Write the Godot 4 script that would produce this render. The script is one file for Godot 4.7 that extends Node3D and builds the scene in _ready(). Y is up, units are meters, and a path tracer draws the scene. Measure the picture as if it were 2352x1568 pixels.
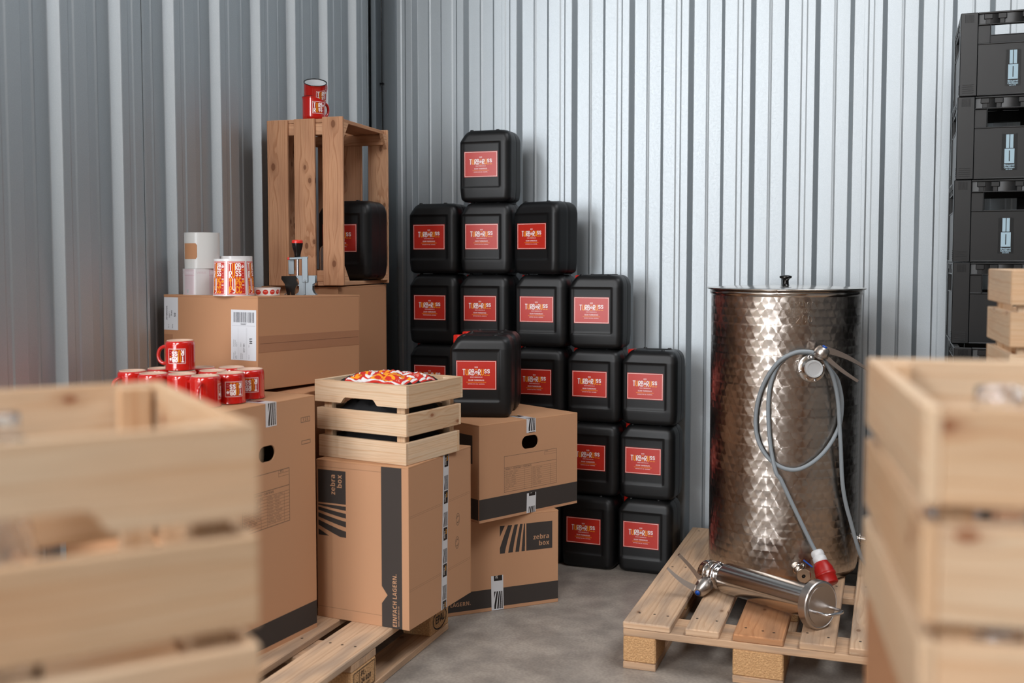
extends Node3D
# A corner of a steel-clad hall: drink canisters, moving boxes, crates, a steel tank on a pallet.

const CRATE_SLAT := 0.0705
const CRATE_GAP := 0.01425
const CAN_H := 0.2945
var M := {}
var names_taken := {}
var rng := RandomNumberGenerator.new()
var glyph_cache := {}

func _ready():
	rng.seed = 71
	set_view()
	set_light()
	make_materials()
	build_room()
	build_pallets()
	build_cartons()
	build_canisters()
	build_bottle_crates()
	build_fruit_crate()
	build_pine_crates()
	build_tank()
	build_strainer()
	build_mugs()
	build_rolls()

# ------------------------------------------------------------------ camera, light
func set_view():
	var cam := Camera3D.new()
	cam.name = "camera"
	add_child(cam)
	var attr := CameraAttributesPhysical.new()
	attr.frustum_focal_length = 37.32
	attr.frustum_near = 0.05
	attr.frustum_far = 60.0
	attr.frustum_focus_distance = 3.72
	attr.exposure_aperture = 2.75
	cam.attributes = attr
	cam.projection = Camera3D.PROJECTION_FRUSTUM
	cam.near = 0.05
	cam.far = 60.0
	cam.size = 2.0 * 0.05 * 784.0 / 2436.15
	cam.frustum_offset = Vector2(0.0, -44.81 / 2436.15 * 0.05)
	cam.transform = Transform3D(Basis(Vector3.UP, 0.34656) * Basis(Vector3.RIGHT, -0.05943), Vector3(2.785, 1.239, 5.427))
	cam.current = true

func set_light():
	var we := WorldEnvironment.new()
	we.name = "world"
	var e := Environment.new()
	e.background_mode = Environment.BG_SKY
	var sky := Sky.new()
	var sm := ProceduralSkyMaterial.new()
	sm.sky_top_color = Color(0.62, 0.72, 0.84)
	sm.sky_horizon_color = Color(0.86, 0.9, 0.95)
	sm.ground_bottom_color = Color(0.3, 0.3, 0.3)
	sm.ground_horizon_color = Color(0.6, 0.62, 0.64)
	sm.sun_angle_max = 0.0
	sky.sky_material = sm
	e.sky = sky
	e.background_energy_multiplier = 1.0
	e.tonemap_mode = Environment.TONE_MAPPER_LINEAR
	e.tonemap_exposure = 1.0
	e.sdfgi_enabled = true
	e.ssao_enabled = true
	e.ssil_enabled = true
	we.environment = e
	add_child(we)
	# daylight that comes in through the gate far behind the camera
	daylight("gate_daylight", Vector3(-1.0, 2.0, 13.95), Vector2(3.8, 3.8), Basis(), 57.0, Color(0.97, 0.985, 1.0))
	# and through translucent strips in the roof, over the bay and over the hall behind the camera
	daylight("roof_strip_daylight", Vector3(4.3, 4.93, 3.0), Vector2(1.6, 3.2), Basis(Vector3.RIGHT, -PI / 2), 12.0, Color(0.98, 0.985, 1.0))
	for x in [-1.0, 2.6]:
		daylight("roof_strip_daylight", Vector3(x, 4.93, 10.6), Vector2(1.6, 5.6), Basis(Vector3.RIGHT, -PI / 2), 42.0, Color(0.98, 0.985, 1.0))

func daylight(called: String, at: Vector3, size: Vector2, turn: Basis, energy: float, col: Color):
	var a := AreaLight3D.new()
	a.name = called
	a.area_size = size
	a.light_energy = energy
	a.light_color = col
	a.shadow_enabled = true
	a.area_range = 20.0
	a.area_attenuation = 2.0
	a.transform = Transform3D(turn, at)
	add_child(a)

# ------------------------------------------------------------------ naming
func numbered(called: String) -> String:
	var n: int = names_taken.get(called, 0)
	names_taken[called] = n + 1
	return called if n == 0 else "%s_%03d" % [called, n]

func tag(o: Node3D, label: String, category: String, group := ""):
	o.set_meta("label", label)
	o.set_meta("category", category)
	if group:
		o.set_meta("group", group)

func thing(called: String, label: String, category: String, xf: Transform3D, group := "") -> Node3D:
	var o := Node3D.new()
	o.name = numbered(called)
	o.transform = xf
	add_child(o)
	tag(o, label, category, group)
	return o

func copy_thing(src: Node3D, called: String, label: String, xf: Transform3D, group := "") -> Node3D:
	var o: Node3D = src.duplicate()
	o.name = numbered(called)
	o.transform = xf
	add_child(o)
	o.set_meta("label", label)
	if group:
		o.set_meta("group", group)
	return o

func part(called: String, mesh: Mesh, mat: Material, parent: Node3D, xf := Transform3D()) -> MeshInstance3D:
	var o := MeshInstance3D.new()
	o.name = called
	o.mesh = mesh
	o.material_override = mat
	o.transform = xf
	parent.add_child(o, true)
	return o

func structure(called: String, mesh: Mesh, mat: Material, parent: Node3D = self, xf := Transform3D()) -> MeshInstance3D:
	var o := part(called if parent != self else numbered(called), mesh, mat, parent, xf)
	o.set_meta("kind", "structure")
	return o

func at(x: float, y: float, z: float, yaw := 0.0) -> Transform3D:
	return Transform3D(Basis(Vector3.UP, deg_to_rad(yaw)), Vector3(x, y, z))

func look_from(o: Vector3, dir: Vector3, up_hint := Vector3.UP) -> Transform3D:
	# a frame whose +y runs along dir
	var y := dir.normalized()
	var x := up_hint.cross(y)
	if x.length() < 0.01:
		x = Vector3.RIGHT.cross(y)
	x = x.normalized()
	return Transform3D(Basis(x, y, x.cross(y)), o)

# ------------------------------------------------------------------ mesh helpers
func begin() -> SurfaceTool:
	var st := SurfaceTool.new()
	st.begin(Mesh.PRIMITIVE_TRIANGLES)
	st.set_smooth_group(-1)
	return st

func done(st: SurfaceTool) -> ArrayMesh:
	st.index()
	st.generate_normals()
	return st.commit()

func face(st: SurfaceTool, p: Array, uv: Array, out: Vector3):
	var n: Vector3 = (p[1] - p[0]).cross(p[2] - p[0])
	if p.size() > 3:
		n += (p[2] - p[0]).cross(p[3] - p[0])
	var c := p.size()
	for i in range(1, c - 1):
		var tri := [0, i + 1, i] if n.dot(out) >= 0.0 else [0, i, i + 1]
		for k in tri:
			st.set_uv(uv[k])
			st.add_vertex(p[k])

# chamfered box; uv in metres with u along the grain axis
func cbox(st: SurfaceTool, xf: Transform3D, size: Vector3, c := 0.002, off := Vector2.ZERO, grain := -1):
	var h := size * 0.5
	c = minf(c, minf(h.x, minf(h.y, h.z)) * 0.6)
	var g := grain
	if g < 0:
		g = size.max_axis_index()
	var vert := func(s: Vector3, a: int) -> Vector3:
		var q := Vector3(s.x * (h.x - c), s.y * (h.y - c), s.z * (h.z - c))
		q[a] = s[a] * h[a]
		return q
	var uvof := func(q: Vector3, n: int) -> Vector2:
		var a := (n + 1) % 3
		var b := (n + 2) % 3
		if n == g:
			return Vector2(q[a] * 0.25, q[b]) + off
		var o := 3 - n - g
		return Vector2(q[g], q[o] + q[n] * 0.6) + off
	for a in 3:
		var b := (a + 1) % 3
		var d := (a + 2) % 3
		for s in [-1.0, 1.0]:
			var pts := []
			for k in [[-1.0, -1.0], [1.0, -1.0], [1.0, 1.0], [-1.0, 1.0]]:
				var v := Vector3.ZERO
				v[a] = s
				v[b] = k[0]
				v[d] = k[1]
				pts.append(vert.call(v, a))
			var n := Vector3.ZERO
			n[a] = s
			emit(st, xf, pts, a, uvof, n)
		for s in [-1.0, 1.0]:
			for t in [-1.0, 1.0]:
				var pts := []
				for k in [[-1.0, a], [1.0, a], [1.0, b], [-1.0, b]]:
					var v := Vector3.ZERO
					v[a] = s
					v[b] = t
					v[d] = k[0]
					pts.append(vert.call(v, k[1]))
				var n := Vector3.ZERO
				n[a] = s
				n[b] = t
				emit(st, xf, pts, a if a != g else b, uvof, n)
	for i in 8:
		var v := Vector3(-1.0 if i & 1 else 1.0, -1.0 if i & 2 else 1.0, -1.0 if i & 4 else 1.0)
		emit(st, xf, [vert.call(v, 0), vert.call(v, 1), vert.call(v, 2)], (g + 1) % 3, uvof, v)

func emit(st: SurfaceTool, xf: Transform3D, pts: Array, n: int, uvof: Callable, out: Vector3):
	var p := []
	var uv := []
	for q in pts:
		p.append(xf * q)
		uv.append(uvof.call(q, n))
	face(st, p, uv, xf.basis * out)

func box_mesh(size: Vector3, c := 0.002, off := Vector2.ZERO, grain := -1) -> ArrayMesh:
	var st := begin()
	cbox(st, Transform3D(), size, c, off, grain)
	return done(st)

func sheet(w: float, h: float, t := 0.0004) -> ArrayMesh:
	# thin sheet in the xy plane, 0..1 uv, printed on +z
	var st := begin()
	var a := w * 0.5
	var b := h * 0.5
	face(st, [Vector3(-a, -b, t), Vector3(a, -b, t), Vector3(a, b, t), Vector3(-a, b, t)], [Vector2(0, 1), Vector2(1, 1), Vector2(1, 0), Vector2(0, 0)], Vector3.BACK)
	face(st, [Vector3(-a, -b, 0), Vector3(a, -b, 0), Vector3(a, b, 0), Vector3(-a, b, 0)], [Vector2(0, 0), Vector2(0.01, 0), Vector2(0.01, 0.01), Vector2(0, 0.01)], Vector3.FORWARD)
	for k in [[Vector3(-a, -b, 0), Vector3(a, -b, 0), Vector3.DOWN], [Vector3(-a, b, 0), Vector3(a, b, 0), Vector3.UP], [Vector3(-a, -b, 0), Vector3(-a, b, 0), Vector3.LEFT], [Vector3(a, -b, 0), Vector3(a, b, 0), Vector3.RIGHT]]:
		var u := Vector2(0.003, 0.003)
		face(st, [k[0], k[1], k[1] + Vector3(0, 0, t), k[0] + Vector3(0, 0, t)], [u, u, u, u], k[2])
	return done(st)

# profile: runs of Vector2(radius, y), each run smooth in itself
func lathe(st: SurfaceTool, runs: Array, seg := 40, xf := Transform3D(), a0 := 0.0, a1 := TAU):
	var grp := 1
	for run in runs:
		st.set_smooth_group(grp)
		grp += 1
		var len0 := 0.0
		for i in run.size() - 1:
			var p: Vector2 = run[i]
			var q: Vector2 = run[i + 1]
			var l := p.distance_to(q)
			var nr := Vector2(q.y - p.y, p.x - q.x)
			for k in seg:
				var t0 := a0 + (a1 - a0) * k / seg
				var t1 := a0 + (a1 - a0) * (k + 1) / seg
				var e0 := Vector3(sin(t0), 0, cos(t0))
				var e1 := Vector3(sin(t1), 0, cos(t1))
				var mid := (e0 + e1).normalized()
				var out := mid * nr.x + Vector3.UP * nr.y
				var rr := maxf(p.x, q.x)
				var ring := [e0 * p.x + Vector3.UP * p.y, e1 * p.x + Vector3.UP * p.y, e1 * q.x + Vector3.UP * q.y, e0 * q.x + Vector3.UP * q.y]
				var uv := [Vector2(t0 * rr, -len0), Vector2(t1 * rr, -len0), Vector2(t1 * rr, -len0 - l), Vector2(t0 * rr, -len0 - l)]
				if p.x < 1e-5:
					ring.remove_at(0)
					uv.remove_at(0)
				elif q.x < 1e-5:
					ring.remove_at(3)
					uv.remove_at(3)
				for m in ring.size():
					ring[m] = xf * ring[m]
				face(st, ring, uv, xf.basis * out)
			len0 += l
	st.set_smooth_group(-1)

func lathe_mesh(runs: Array, seg := 40) -> ArrayMesh:
	var st := begin()
	lathe(st, runs, seg)
	return done(st)

func rod(st: SurfaceTool, a: Vector3, b: Vector3, ra: float, rb := -1.0, seg := 14):
	if rb < 0.0:
		rb = ra
	var l := a.distance_to(b)
	var ch := minf(0.0015, minf(ra, rb) * 0.3)
	lathe(st, [[Vector2(0, 0), Vector2(ra - ch, 0)], [Vector2(ra - ch, 0), Vector2(ra, ch)], [Vector2(ra, ch), Vector2(rb, l - ch)], [Vector2(rb, l - ch), Vector2(rb - ch, l)], [Vector2(rb - ch, l), Vector2(0, l)]], seg, look_from(a, b - a))

func smooth_path(p: Array, n := 6) -> Array:
	var r := []
	for i in p.size() - 1:
		var a: Vector3 = p[maxi(i - 1, 0)]
		var b: Vector3 = p[i]
		var c: Vector3 = p[i + 1]
		var d: Vector3 = p[mini(i + 2, p.size() - 1)]
		for k in n:
			r.append(b.cubic_interpolate(c, a, d, float(k) / n))
	r.append(p[-1])
	return r

func tube(st: SurfaceTool, p: Array, r: float, seg := 10, caps := true):
	var n := p.size()
	var up := Vector3.UP
	var frames := []
	for i in n:
		var t: Vector3 = (p[mini(i + 1, n - 1)] - p[maxi(i - 1, 0)]).normalized()
		up = (up - t * up.dot(t))
		if up.length() < 0.05:
			up = Vector3.RIGHT - t * t.x
		up = up.normalized()
		frames.append([t, up, t.cross(up)])
	st.set_smooth_group(1)
	for i in n - 1:
		for k in seg:
			var q := []
			var out := Vector3.ZERO
			for m in [[i, k], [i, k + 1], [i + 1, k + 1], [i + 1, k]]:
				var f: Array = frames[m[0]]
				var a: float = TAU * m[1] / seg
				var o: Vector3 = f[1] * cos(a) + f[2] * sin(a)
				out += o
				q.append(p[m[0]] + o * r)
			face(st, q, [Vector2(0, 0), Vector2(1, 0), Vector2(1, 1), Vector2(0, 1)], out)
	if caps:
		st.set_smooth_group(2)
		for e in [0, n - 1]:
			var q := []
			var uv := []
			var f: Array = frames[e]
			for k in seg:
				q.append(p[e] + (f[1] * cos(TAU * k / seg) + f[2] * sin(TAU * k / seg)) * r)
				uv.append(Vector2.ZERO)
			face(st, q, uv, f[0] * (-1.0 if e == 0 else 1.0))
	st.set_smooth_group(-1)

func tube_mesh(p: Array, r: float, seg := 10) -> ArrayMesh:
	var st := begin()
	tube(st, p, r, seg)
	return done(st)

# polygon in xy pushed to a thickness along z, with chamfered front rim
func slab(st: SurfaceTool, poly: PackedVector2Array, t: float, xf: Transform3D, off := Vector2.ZERO):
	var tris := Geometry2D.triangulate_polygon(poly)
	for s in [-1.0, 1.0]:
		for i in range(0, tris.size(), 3):
			var p := []
			var uv := []
			for k in 3:
				var v := poly[tris[i + k]]
				p.append(xf * Vector3(v.x, v.y, s * t * 0.5))
				uv.append(v + off)
			face(st, p, uv, xf.basis.z * s)
	var cw := Geometry2D.is_polygon_clockwise(poly)
	for i in poly.size():
		var a := poly[i]
		var b := poly[(i + 1) % poly.size()]
		var n := Vector2(b.y - a.y, a.x - b.x)
		if cw:
			n = -n
		face(st, [xf * Vector3(a.x, a.y, -t * 0.5), xf * Vector3(b.x, b.y, -t * 0.5), xf * Vector3(b.x, b.y, t * 0.5), xf * Vector3(a.x, a.y, t * 0.5)], [a + off, b + off, b + off + n.normalized() * t, a + off + n.normalized() * t], xf.basis * Vector3(n.x, n.y, 0))

# flat panel with a rounded slot in it, centred on the origin, uv 0..1 over the panel
func slot_panel(w: float, h: float, t: float, hole: Vector2, half: float, r: float) -> ArrayMesh:
	var st := begin()
	var inner := []
	var angs := []
	for i in 40:
		angs.append(TAU * i / 40.0)
	for c in [Vector2(w, h), Vector2(-w, h), Vector2(-w, -h), Vector2(w, -h)]:
		angs.append(fposmod((c * 0.5 - hole).angle(), TAU))
	angs.sort()
	var outer := []
	for a in angs:
		var d := Vector2.from_angle(a)
		# slot outline along this direction
		var lo := 0.0
		var hi := half + r
		for k in 24:
			var m := (lo + hi) * 0.5
			var q: Vector2 = d * m
			q.x = maxf(absf(q.x) - half, 0.0)
			if q.length() < r:
				lo = m
			else:
				hi = m
		inner.append(hole + d * lo)
		var tx := INF
		if absf(d.x) > 1e-6:
			tx = ((w * 0.5 if d.x > 0 else -w * 0.5) - hole.x) / d.x
		if absf(d.y) > 1e-6:
			tx = minf(tx, ((h * 0.5 if d.y > 0 else -h * 0.5) - hole.y) / d.y)
		outer.append(hole + d * tx)
	var n := angs.size()
	for i in n:
		var j := (i + 1) % n
		for s in [-1.0, 1.0]:
			var z: float = s * t * 0.5
			var q := [inner[i], inner[j], outer[j], outer[i]]
			var p := []
			var uv := []
			for v in q:
				p.append(Vector3(v.x, v.y, z))
				uv.append(Vector2(v.x / w + 0.5, 0.5 - v.y / h) if s > 0 else Vector2(0.5 + v.x * 0.02, 0.97))
			face(st, p, uv, Vector3(0, 0, s))
		var u := Vector2(0.97, 0.03)
		var e := Vector3(0, 0, t * 0.5)
		var a3 := Vector3(inner[i].x, inner[i].y, 0)
		var b3 := Vector3(inner[j].x, inner[j].y, 0)
		face(st, [a3 - e, b3 - e, b3 + e, a3 + e], [u, u, u, u], Vector3(hole.x, hole.y, 0) - a3)
		a3 = Vector3(outer[i].x, outer[i].y, 0)
		b3 = Vector3(outer[j].x, outer[j].y, 0)
		face(st, [a3 - e, b3 - e, b3 + e, a3 + e], [u, u, u, u], a3 - Vector3(hole.x, hole.y, 0))
	return done(st)

# carton board, uv 0..1 on its +z face
func board(w: float, h: float, t: float) -> ArrayMesh:
	var st := begin()
	var c := 0.0012
	var a := w * 0.5
	var b := h * 0.5
	var z := t * 0.5
	var rim := [Vector2(-a, -b), Vector2(a, -b), Vector2(a, b), Vector2(-a, b)]
	var uvf := func(v: Vector2) -> Vector2: return Vector2(v.x / w + 0.5, 0.5 - v.y / h)
	var fr := []
	var fu := []
	for v in rim:
		var i: Vector2 = v - Vector2(signf(v.x), signf(v.y)) * c
		fr.append(Vector3(i.x, i.y, z))
		fu.append(uvf.call(i))
	face(st, fr, fu, Vector3.BACK)
	for k in 4:
		var v: Vector2 = rim[k]
		var q: Vector2 = rim[(k + 1) % 4]
		var o := Vector3(v.x + q.x, v.y + q.y, 0)
		var u0: Vector2 = uvf.call(v)
		var u1: Vector2 = uvf.call(q)
		face(st, [fr[k], fr[(k + 1) % 4], Vector3(q.x, q.y, z - c), Vector3(v.x, v.y, z - c)], [fu[k], fu[(k + 1) % 4], u1, u0], o.normalized() + Vector3.BACK)
		face(st, [Vector3(v.x, v.y, z - c), Vector3(q.x, q.y, z - c), Vector3(q.x, q.y, -z), Vector3(v.x, v.y, -z)], [u0, u1, u1, u0], o)
	var d := Vector2(0.98, 0.02)
	face(st, [Vector3(-a, -b, -z), Vector3(a, -b, -z), Vector3(a, b, -z), Vector3(-a, b, -z)], [d, d, d, d], Vector3.FORWARD)
	return done(st)

# ------------------------------------------------------------------ drawing of prints
func blend_px(img: Image, x: int, y: int, col: Color, a: float):
	if x >= 0 and y >= 0 and x < img.get_width() and y < img.get_height() and a > 0.0:
		var c := img.get_pixel(x, y)
		var k := clampf(a, 0.0, 1.0)
		var o := c.lerp(col, k)
		o.a = maxf(c.a, k * col.a)
		if c.a < 0.01:
			o = Color(col.r, col.g, col.b, k)
		img.set_pixel(x, y, o)

func stroke(img: Image, pts: Array, r: float, col: Color):
	for i in pts.size() - 1:
		var a: Vector2 = pts[i]
		var b: Vector2 = pts[i + 1]
		var lo := a.min(b) - Vector2(r + 1, r + 1)
		var hi := a.max(b) + Vector2(r + 1, r + 1)
		for y in range(maxi(0, int(lo.y)), mini(img.get_height(), int(hi.y) + 1)):
			for x in range(maxi(0, int(lo.x)), mini(img.get_width(), int(hi.x) + 1)):
				var p := Vector2(x + 0.5, y + 0.5)
				var d := p.distance_to(Geometry2D.get_closest_point_to_segment(p, a, b))
				if d < r + 0.5:
					blend_px(img, x, y, col, r + 0.5 - d)

func arc(c: Vector2, r: Vector2, a0: float, a1: float, n := 8) -> Array:
	var o := []
	for i in n + 1:
		var a := deg_to_rad(lerpf(a0, a1, float(i) / n))
		o.append(c + Vector2(cos(a) * r.x, sin(a) * r.y))
	return o

# hand drawn capitals of the drink's lettering, in a unit square (y down)
func letter(ch: String) -> Array:
	match ch:
		"T": return [[Vector2(0, 0), Vector2(1, 0)], [Vector2(0.5, 0), Vector2(0.5, 1)]]
		"U": return [[Vector2(0, 0), Vector2(0, 0.78)] + arc(Vector2(0.5, 0.78), Vector2(0.5, 0.22), 180, 0) + [Vector2(1, 0)]]
		"R": return [[Vector2(0, 1), Vector2(0, 0.25)] + arc(Vector2(0.5, 0.25), Vector2(0.5, 0.25), 180, 360) + arc(Vector2(0.5, 0.32), Vector2(0.5, 0.2), 0, 90) + [Vector2(0.1, 0.52)], [Vector2(0.1, 0.72), Vector2(0.45, 0.68), Vector2(1, 1)]]
		"B": return [[Vector2(0, 1), Vector2(0, 0), Vector2(0.4, 0)] + arc(Vector2(0.45, 0.2), Vector2(0.4, 0.2), -90, 90) + [Vector2(0.1, 0.4), Vector2(0.5, 0.42)] + arc(Vector2(0.5, 0.71), Vector2(0.5, 0.29), -90, 90) + [Vector2(0, 1)]]
		"o": return [arc(Vector2(0.5, 0.5), Vector2(0.42, 0.42), 0, 360, 18)]
		"S": return [[Vector2(0.95, 0.14)] + arc(Vector2(0.5, 0.24), Vector2(0.46, 0.24), -40, -180) + [Vector2(0.12, 0.4), Vector2(0.88, 0.6)] + arc(Vector2(0.5, 0.76), Vector2(0.46, 0.24), 0, 150)]
		"t": return [[Vector2(0, 0), Vector2(1, 0)], [Vector2(0, 0.3), Vector2(1, 0.3)], [Vector2(0.5, 0), Vector2(0.5, 1)]]
		"y": return [[Vector2(0, 0), Vector2(0, 0.72), Vector2(0.25, 0.8), Vector2(1, 0.8)], [Vector2(1, 0), Vector2(1, 0.9), Vector2(0.8, 1), Vector2(0.1, 1)]]
		"P": return [[Vector2(0, 1), Vector2(0, 0.25)] + arc(Vector2(0.5, 0.25), Vector2(0.5, 0.25), 180, 360) + arc(Vector2(0.5, 0.3), Vector2(0.5, 0.22), 0, 90) + [Vector2(0.1, 0.52)], [Vector2(0, 0.76), Vector2(0.6, 0.76)]]
		"b": return [[Vector2(1, 0), Vector2(0, 0), Vector2(0, 0.72)] + arc(Vector2(0.5, 0.73), Vector2(0.5, 0.27), 180, -170, 14)]
		"C": return [arc(Vector2(0.5, 0.25), Vector2(0.5, 0.25), 0, -180) + arc(Vector2(0.5, 0.75), Vector2(0.5, 0.25), 180, 0)]
	return []

func glyph(img: Image, ch: String, r: Rect2, w: float, col: Color):
	for line in letter(ch):
		var p := []
		for v in line:
			p.append(r.position + v * r.size)
		stroke(img, p, w, col)

func bar(img: Image, x0: float, x1: float, y: float, w: float, col: Color):
	stroke(img, [Vector2(x0 + w, y), Vector2(x1 - w, y)], w, col)

func font_rid(bold: bool) -> RID:
	var key := "rid%s" % bold
	if not glyph_cache.has(key):
		var f := SystemFont.new()
		f.font_names = PackedStringArray(["Droid Sans"])
		f.font_weight = 700 if bold else 400
		glyph_cache[key] = f
	return glyph_cache[key].get_rids()[0]

# text set in Droid Sans; align 0 left, 0.5 centre, 1 right; wide spreads or narrows the letters
func words(img: Image, s: String, x: float, y: float, size: int, col: Color, align := 0.0, bold := true, wide := 1.0):
	var ts := TextServerManager.get_primary_interface()
	var rid := font_rid(bold)
	var sz := Vector2i(size, 0)
	var total := 0.0
	for ch in s:
		total += ts.font_get_glyph_advance(rid, size, ts.font_get_glyph_index(rid, size, ch.unicode_at(0), 0)).x * wide
	x -= total * align
	for ch in s:
		var g := ts.font_get_glyph_index(rid, size, ch.unicode_at(0), 0)
		ts.font_render_glyph(rid, sz, g)
		var ti := ts.font_get_glyph_texture_idx(rid, sz, g)
		if ti >= 0:
			var rect := Rect2i(ts.font_get_glyph_uv_rect(rid, sz, g))
			var src := ts.font_get_texture_image(rid, sz, ti)
			var o := ts.font_get_glyph_offset(rid, sz, g)
			for j in rect.size.y:
				for i in rect.size.x:
					var a := src.get_pixel(rect.position.x + i, rect.position.y + j).a
					if a > 0.02:
						blend_px(img, int(x + o.x) + i, int(y + o.y) + j, col, a)
		x += ts.font_get_glyph_advance(rid, size, g).x * wide

func stamp_turned(img: Image, src: Image, x: int, y: int, turn: int):
	var s: Image = src.duplicate()
	if turn == 1:
		s.rotate_90(COUNTERCLOCKWISE)
	elif turn == 2:
		s.rotate_180()
	elif turn == 3:
		s.rotate_90(CLOCKWISE)
	img.blend_rect(s, Rect2i(Vector2i.ZERO, s.get_size()), Vector2i(x, y))

func canvas(w: int, h: int, col: Color) -> Image:
	var i := Image.create(w, h, false, Image.FORMAT_RGBA8)
	i.fill(col)
	return i

func rect_line(img: Image, r: Rect2i, t: int, col: Color):
	img.fill_rect(Rect2i(r.position, Vector2i(r.size.x, t)), col)
	img.fill_rect(Rect2i(r.position + Vector2i(0, r.size.y - t), Vector2i(r.size.x, t)), col)
	img.fill_rect(Rect2i(r.position, Vector2i(t, r.size.y)), col)
	img.fill_rect(Rect2i(r.position + Vector2i(r.size.x - t, 0), Vector2i(t, r.size.y)), col)

# the curved stripes of the moving-box mark
func zebra(img: Image, r: Rect2i, col: Color):
	var xb := [-2.2, -1.1, -0.4, 0.09, 0.43, 0.69, 0.93, 1.12, 1.3]
	var xt := [-0.6, -0.25, 0.1, 0.41, 0.65, 0.86, 1.0, 1.12, 1.25]
	for j in r.size.y:
		var v := pow(1.0 - float(j) / r.size.y, 1.2)
		for i in r.size.x:
			var u := float(i) / r.size.x
			for k in 8:
				var a := lerpf(xb[k], xt[k], v)
				var b := lerpf(xb[k + 1], xt[k + 1], v)
				if u >= a and u < b:
					var f := (u - a) / (b - a)
					if f < 0.3 or f > 0.7:
						blend_px(img, r.position.x + i, r.position.y + j, col, 1.0)
					break

func tex_of(img: Image) -> ImageTexture:
	return ImageTexture.create_from_image(img)

# ------------------------------------------------------------------ materials
func std(col: Color, rough: float, metal := 0.0, spec := 0.5) -> StandardMaterial3D:
	var m := StandardMaterial3D.new()
	m.albedo_color = col
	m.roughness = rough
	m.metallic = metal
	m.metallic_specular = spec
	return m

func printed(img: Image, rough: float) -> StandardMaterial3D:
	var m := std(Color.WHITE, rough)
	m.albedo_texture = tex_of(img)
	m.texture_repeat = false
	return m

func noise_tex(size: int, freq: float, octaves: int, c0: Color, c1: Color, sd: int, kind := FastNoiseLite.TYPE_SIMPLEX_SMOOTH, lo := 0.25, hi := 0.75) -> NoiseTexture2D:
	var n := FastNoiseLite.new()
	n.noise_type = kind
	n.seed = sd
	n.frequency = freq
	n.fractal_octaves = octaves
	var t := NoiseTexture2D.new()
	t.width = size
	t.height = size
	t.seamless = true
	t.noise = n
	var g := Gradient.new()
	g.set_color(0, c0)
	g.set_color(1, c1)
	g.set_offset(0, lo)
	g.set_offset(1, hi)
	t.color_ramp = g
	return t

func noise_at(sd: int, f := 1.0) -> FastNoiseLite:
	var n := FastNoiseLite.new()
	n.seed = sd
	n.frequency = f
	n.noise_type = FastNoiseLite.TYPE_SIMPLEX_SMOOTH
	n.fractal_type = FastNoiseLite.FRACTAL_NONE
	return n

# sawn softwood: u along the grain
func wood(w: int, h: int, size: Vector2, base: Color, late: Color, rings: float, contrast: float, knots: int, knot: Color, blotch: Color, blotchy: float, sd: int) -> ImageTexture:
	var r := RandomNumberGenerator.new()
	r.seed = sd
	var na := noise_at(sd)
	var nb := noise_at(sd + 1)
	var nc := noise_at(sd + 2)
	var ks := []
	for i in knots:
		ks.append(Vector3(r.randf() * size.x, r.randf() * size.y, r.randf_range(0.003, 0.0085)))
	var data := PackedByteArray()
	data.resize(w * h * 3)
	var at_ := 0
	for y in h:
		var v := float(y) / h * size.y
		var row := []
		for k in ks:
			if absf(v - k.y) < k.z * 7.0:
				row.append(k)
		for x in w:
			var u := float(x) / w * size.x
			var q := v + 0.009 * na.get_noise_2d(u * 1.6, v * 14.0) + 0.0012 * nb.get_noise_2d(u * 9.0, v * 60.0)
			var kn := 0.0
			for k in row:
				var du: float = (u - k.x) / 2.1
				var dv: float = v - k.y
				var d2: float = du * du + dv * dv
				var s2: float = k.z * k.z
				q += (sqrt(d2 + s2) - absf(dv)) * exp(-d2 / (s2 * 22.0)) * 0.9 * signf(dv)
				if du * du * 1.6 + dv * dv < s2 * 1.2:
					kn = maxf(kn, smoothstep(1.2, 0.7, (du * du * 1.6 + dv * dv) / s2) * (0.75 + 0.25 * sin(sqrt(du * du * 1.6 + dv * dv) * 3500.0)))
				kn = maxf(kn, 0.35 * exp(-d2 / (s2 * 2.5)))
			var s := fposmod(q * rings, 1.0)
			var a := smoothstep(0.35, 0.92, s) * (1.0 - smoothstep(0.94, 1.0, s))
			a *= contrast * (0.55 + 0.45 * sin(floor(q * rings) * 2.4))
			var fib := 1.0 + 0.05 * nc.get_noise_2d(u * 14.0, v * 900.0) + 0.04 * nb.get_noise_2d(u * 1.1, v * 9.0)
			var bl := clampf(blotchy * (nc.get_noise_2d(u * 3.0 + 50.0, v * 13.0) + 0.15), 0.0, 1.0)
			var c := base.lerp(late, a).lerp(blotch, bl).lerp(knot, kn)
			data[at_] = clampi(int(c.r * fib * 255.0), 0, 255)
			data[at_ + 1] = clampi(int(c.g * fib * 255.0), 0, 255)
			data[at_ + 2] = clampi(int(c.b * fib * 255.0), 0, 255)
			at_ += 3
	return tex_of(Image.create_from_data(w, h, false, Image.FORMAT_RGB8, data))

func wood_mat(t: Texture2D, size: Vector2, rough: float, tint := Color.WHITE) -> StandardMaterial3D:
	var m := std(tint, rough, 0.0, 0.35)
	m.albedo_texture = t
	m.uv1_scale = Vector3(1.0 / size.x, 1.0 / size.y, 1.0)
	return m

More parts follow.
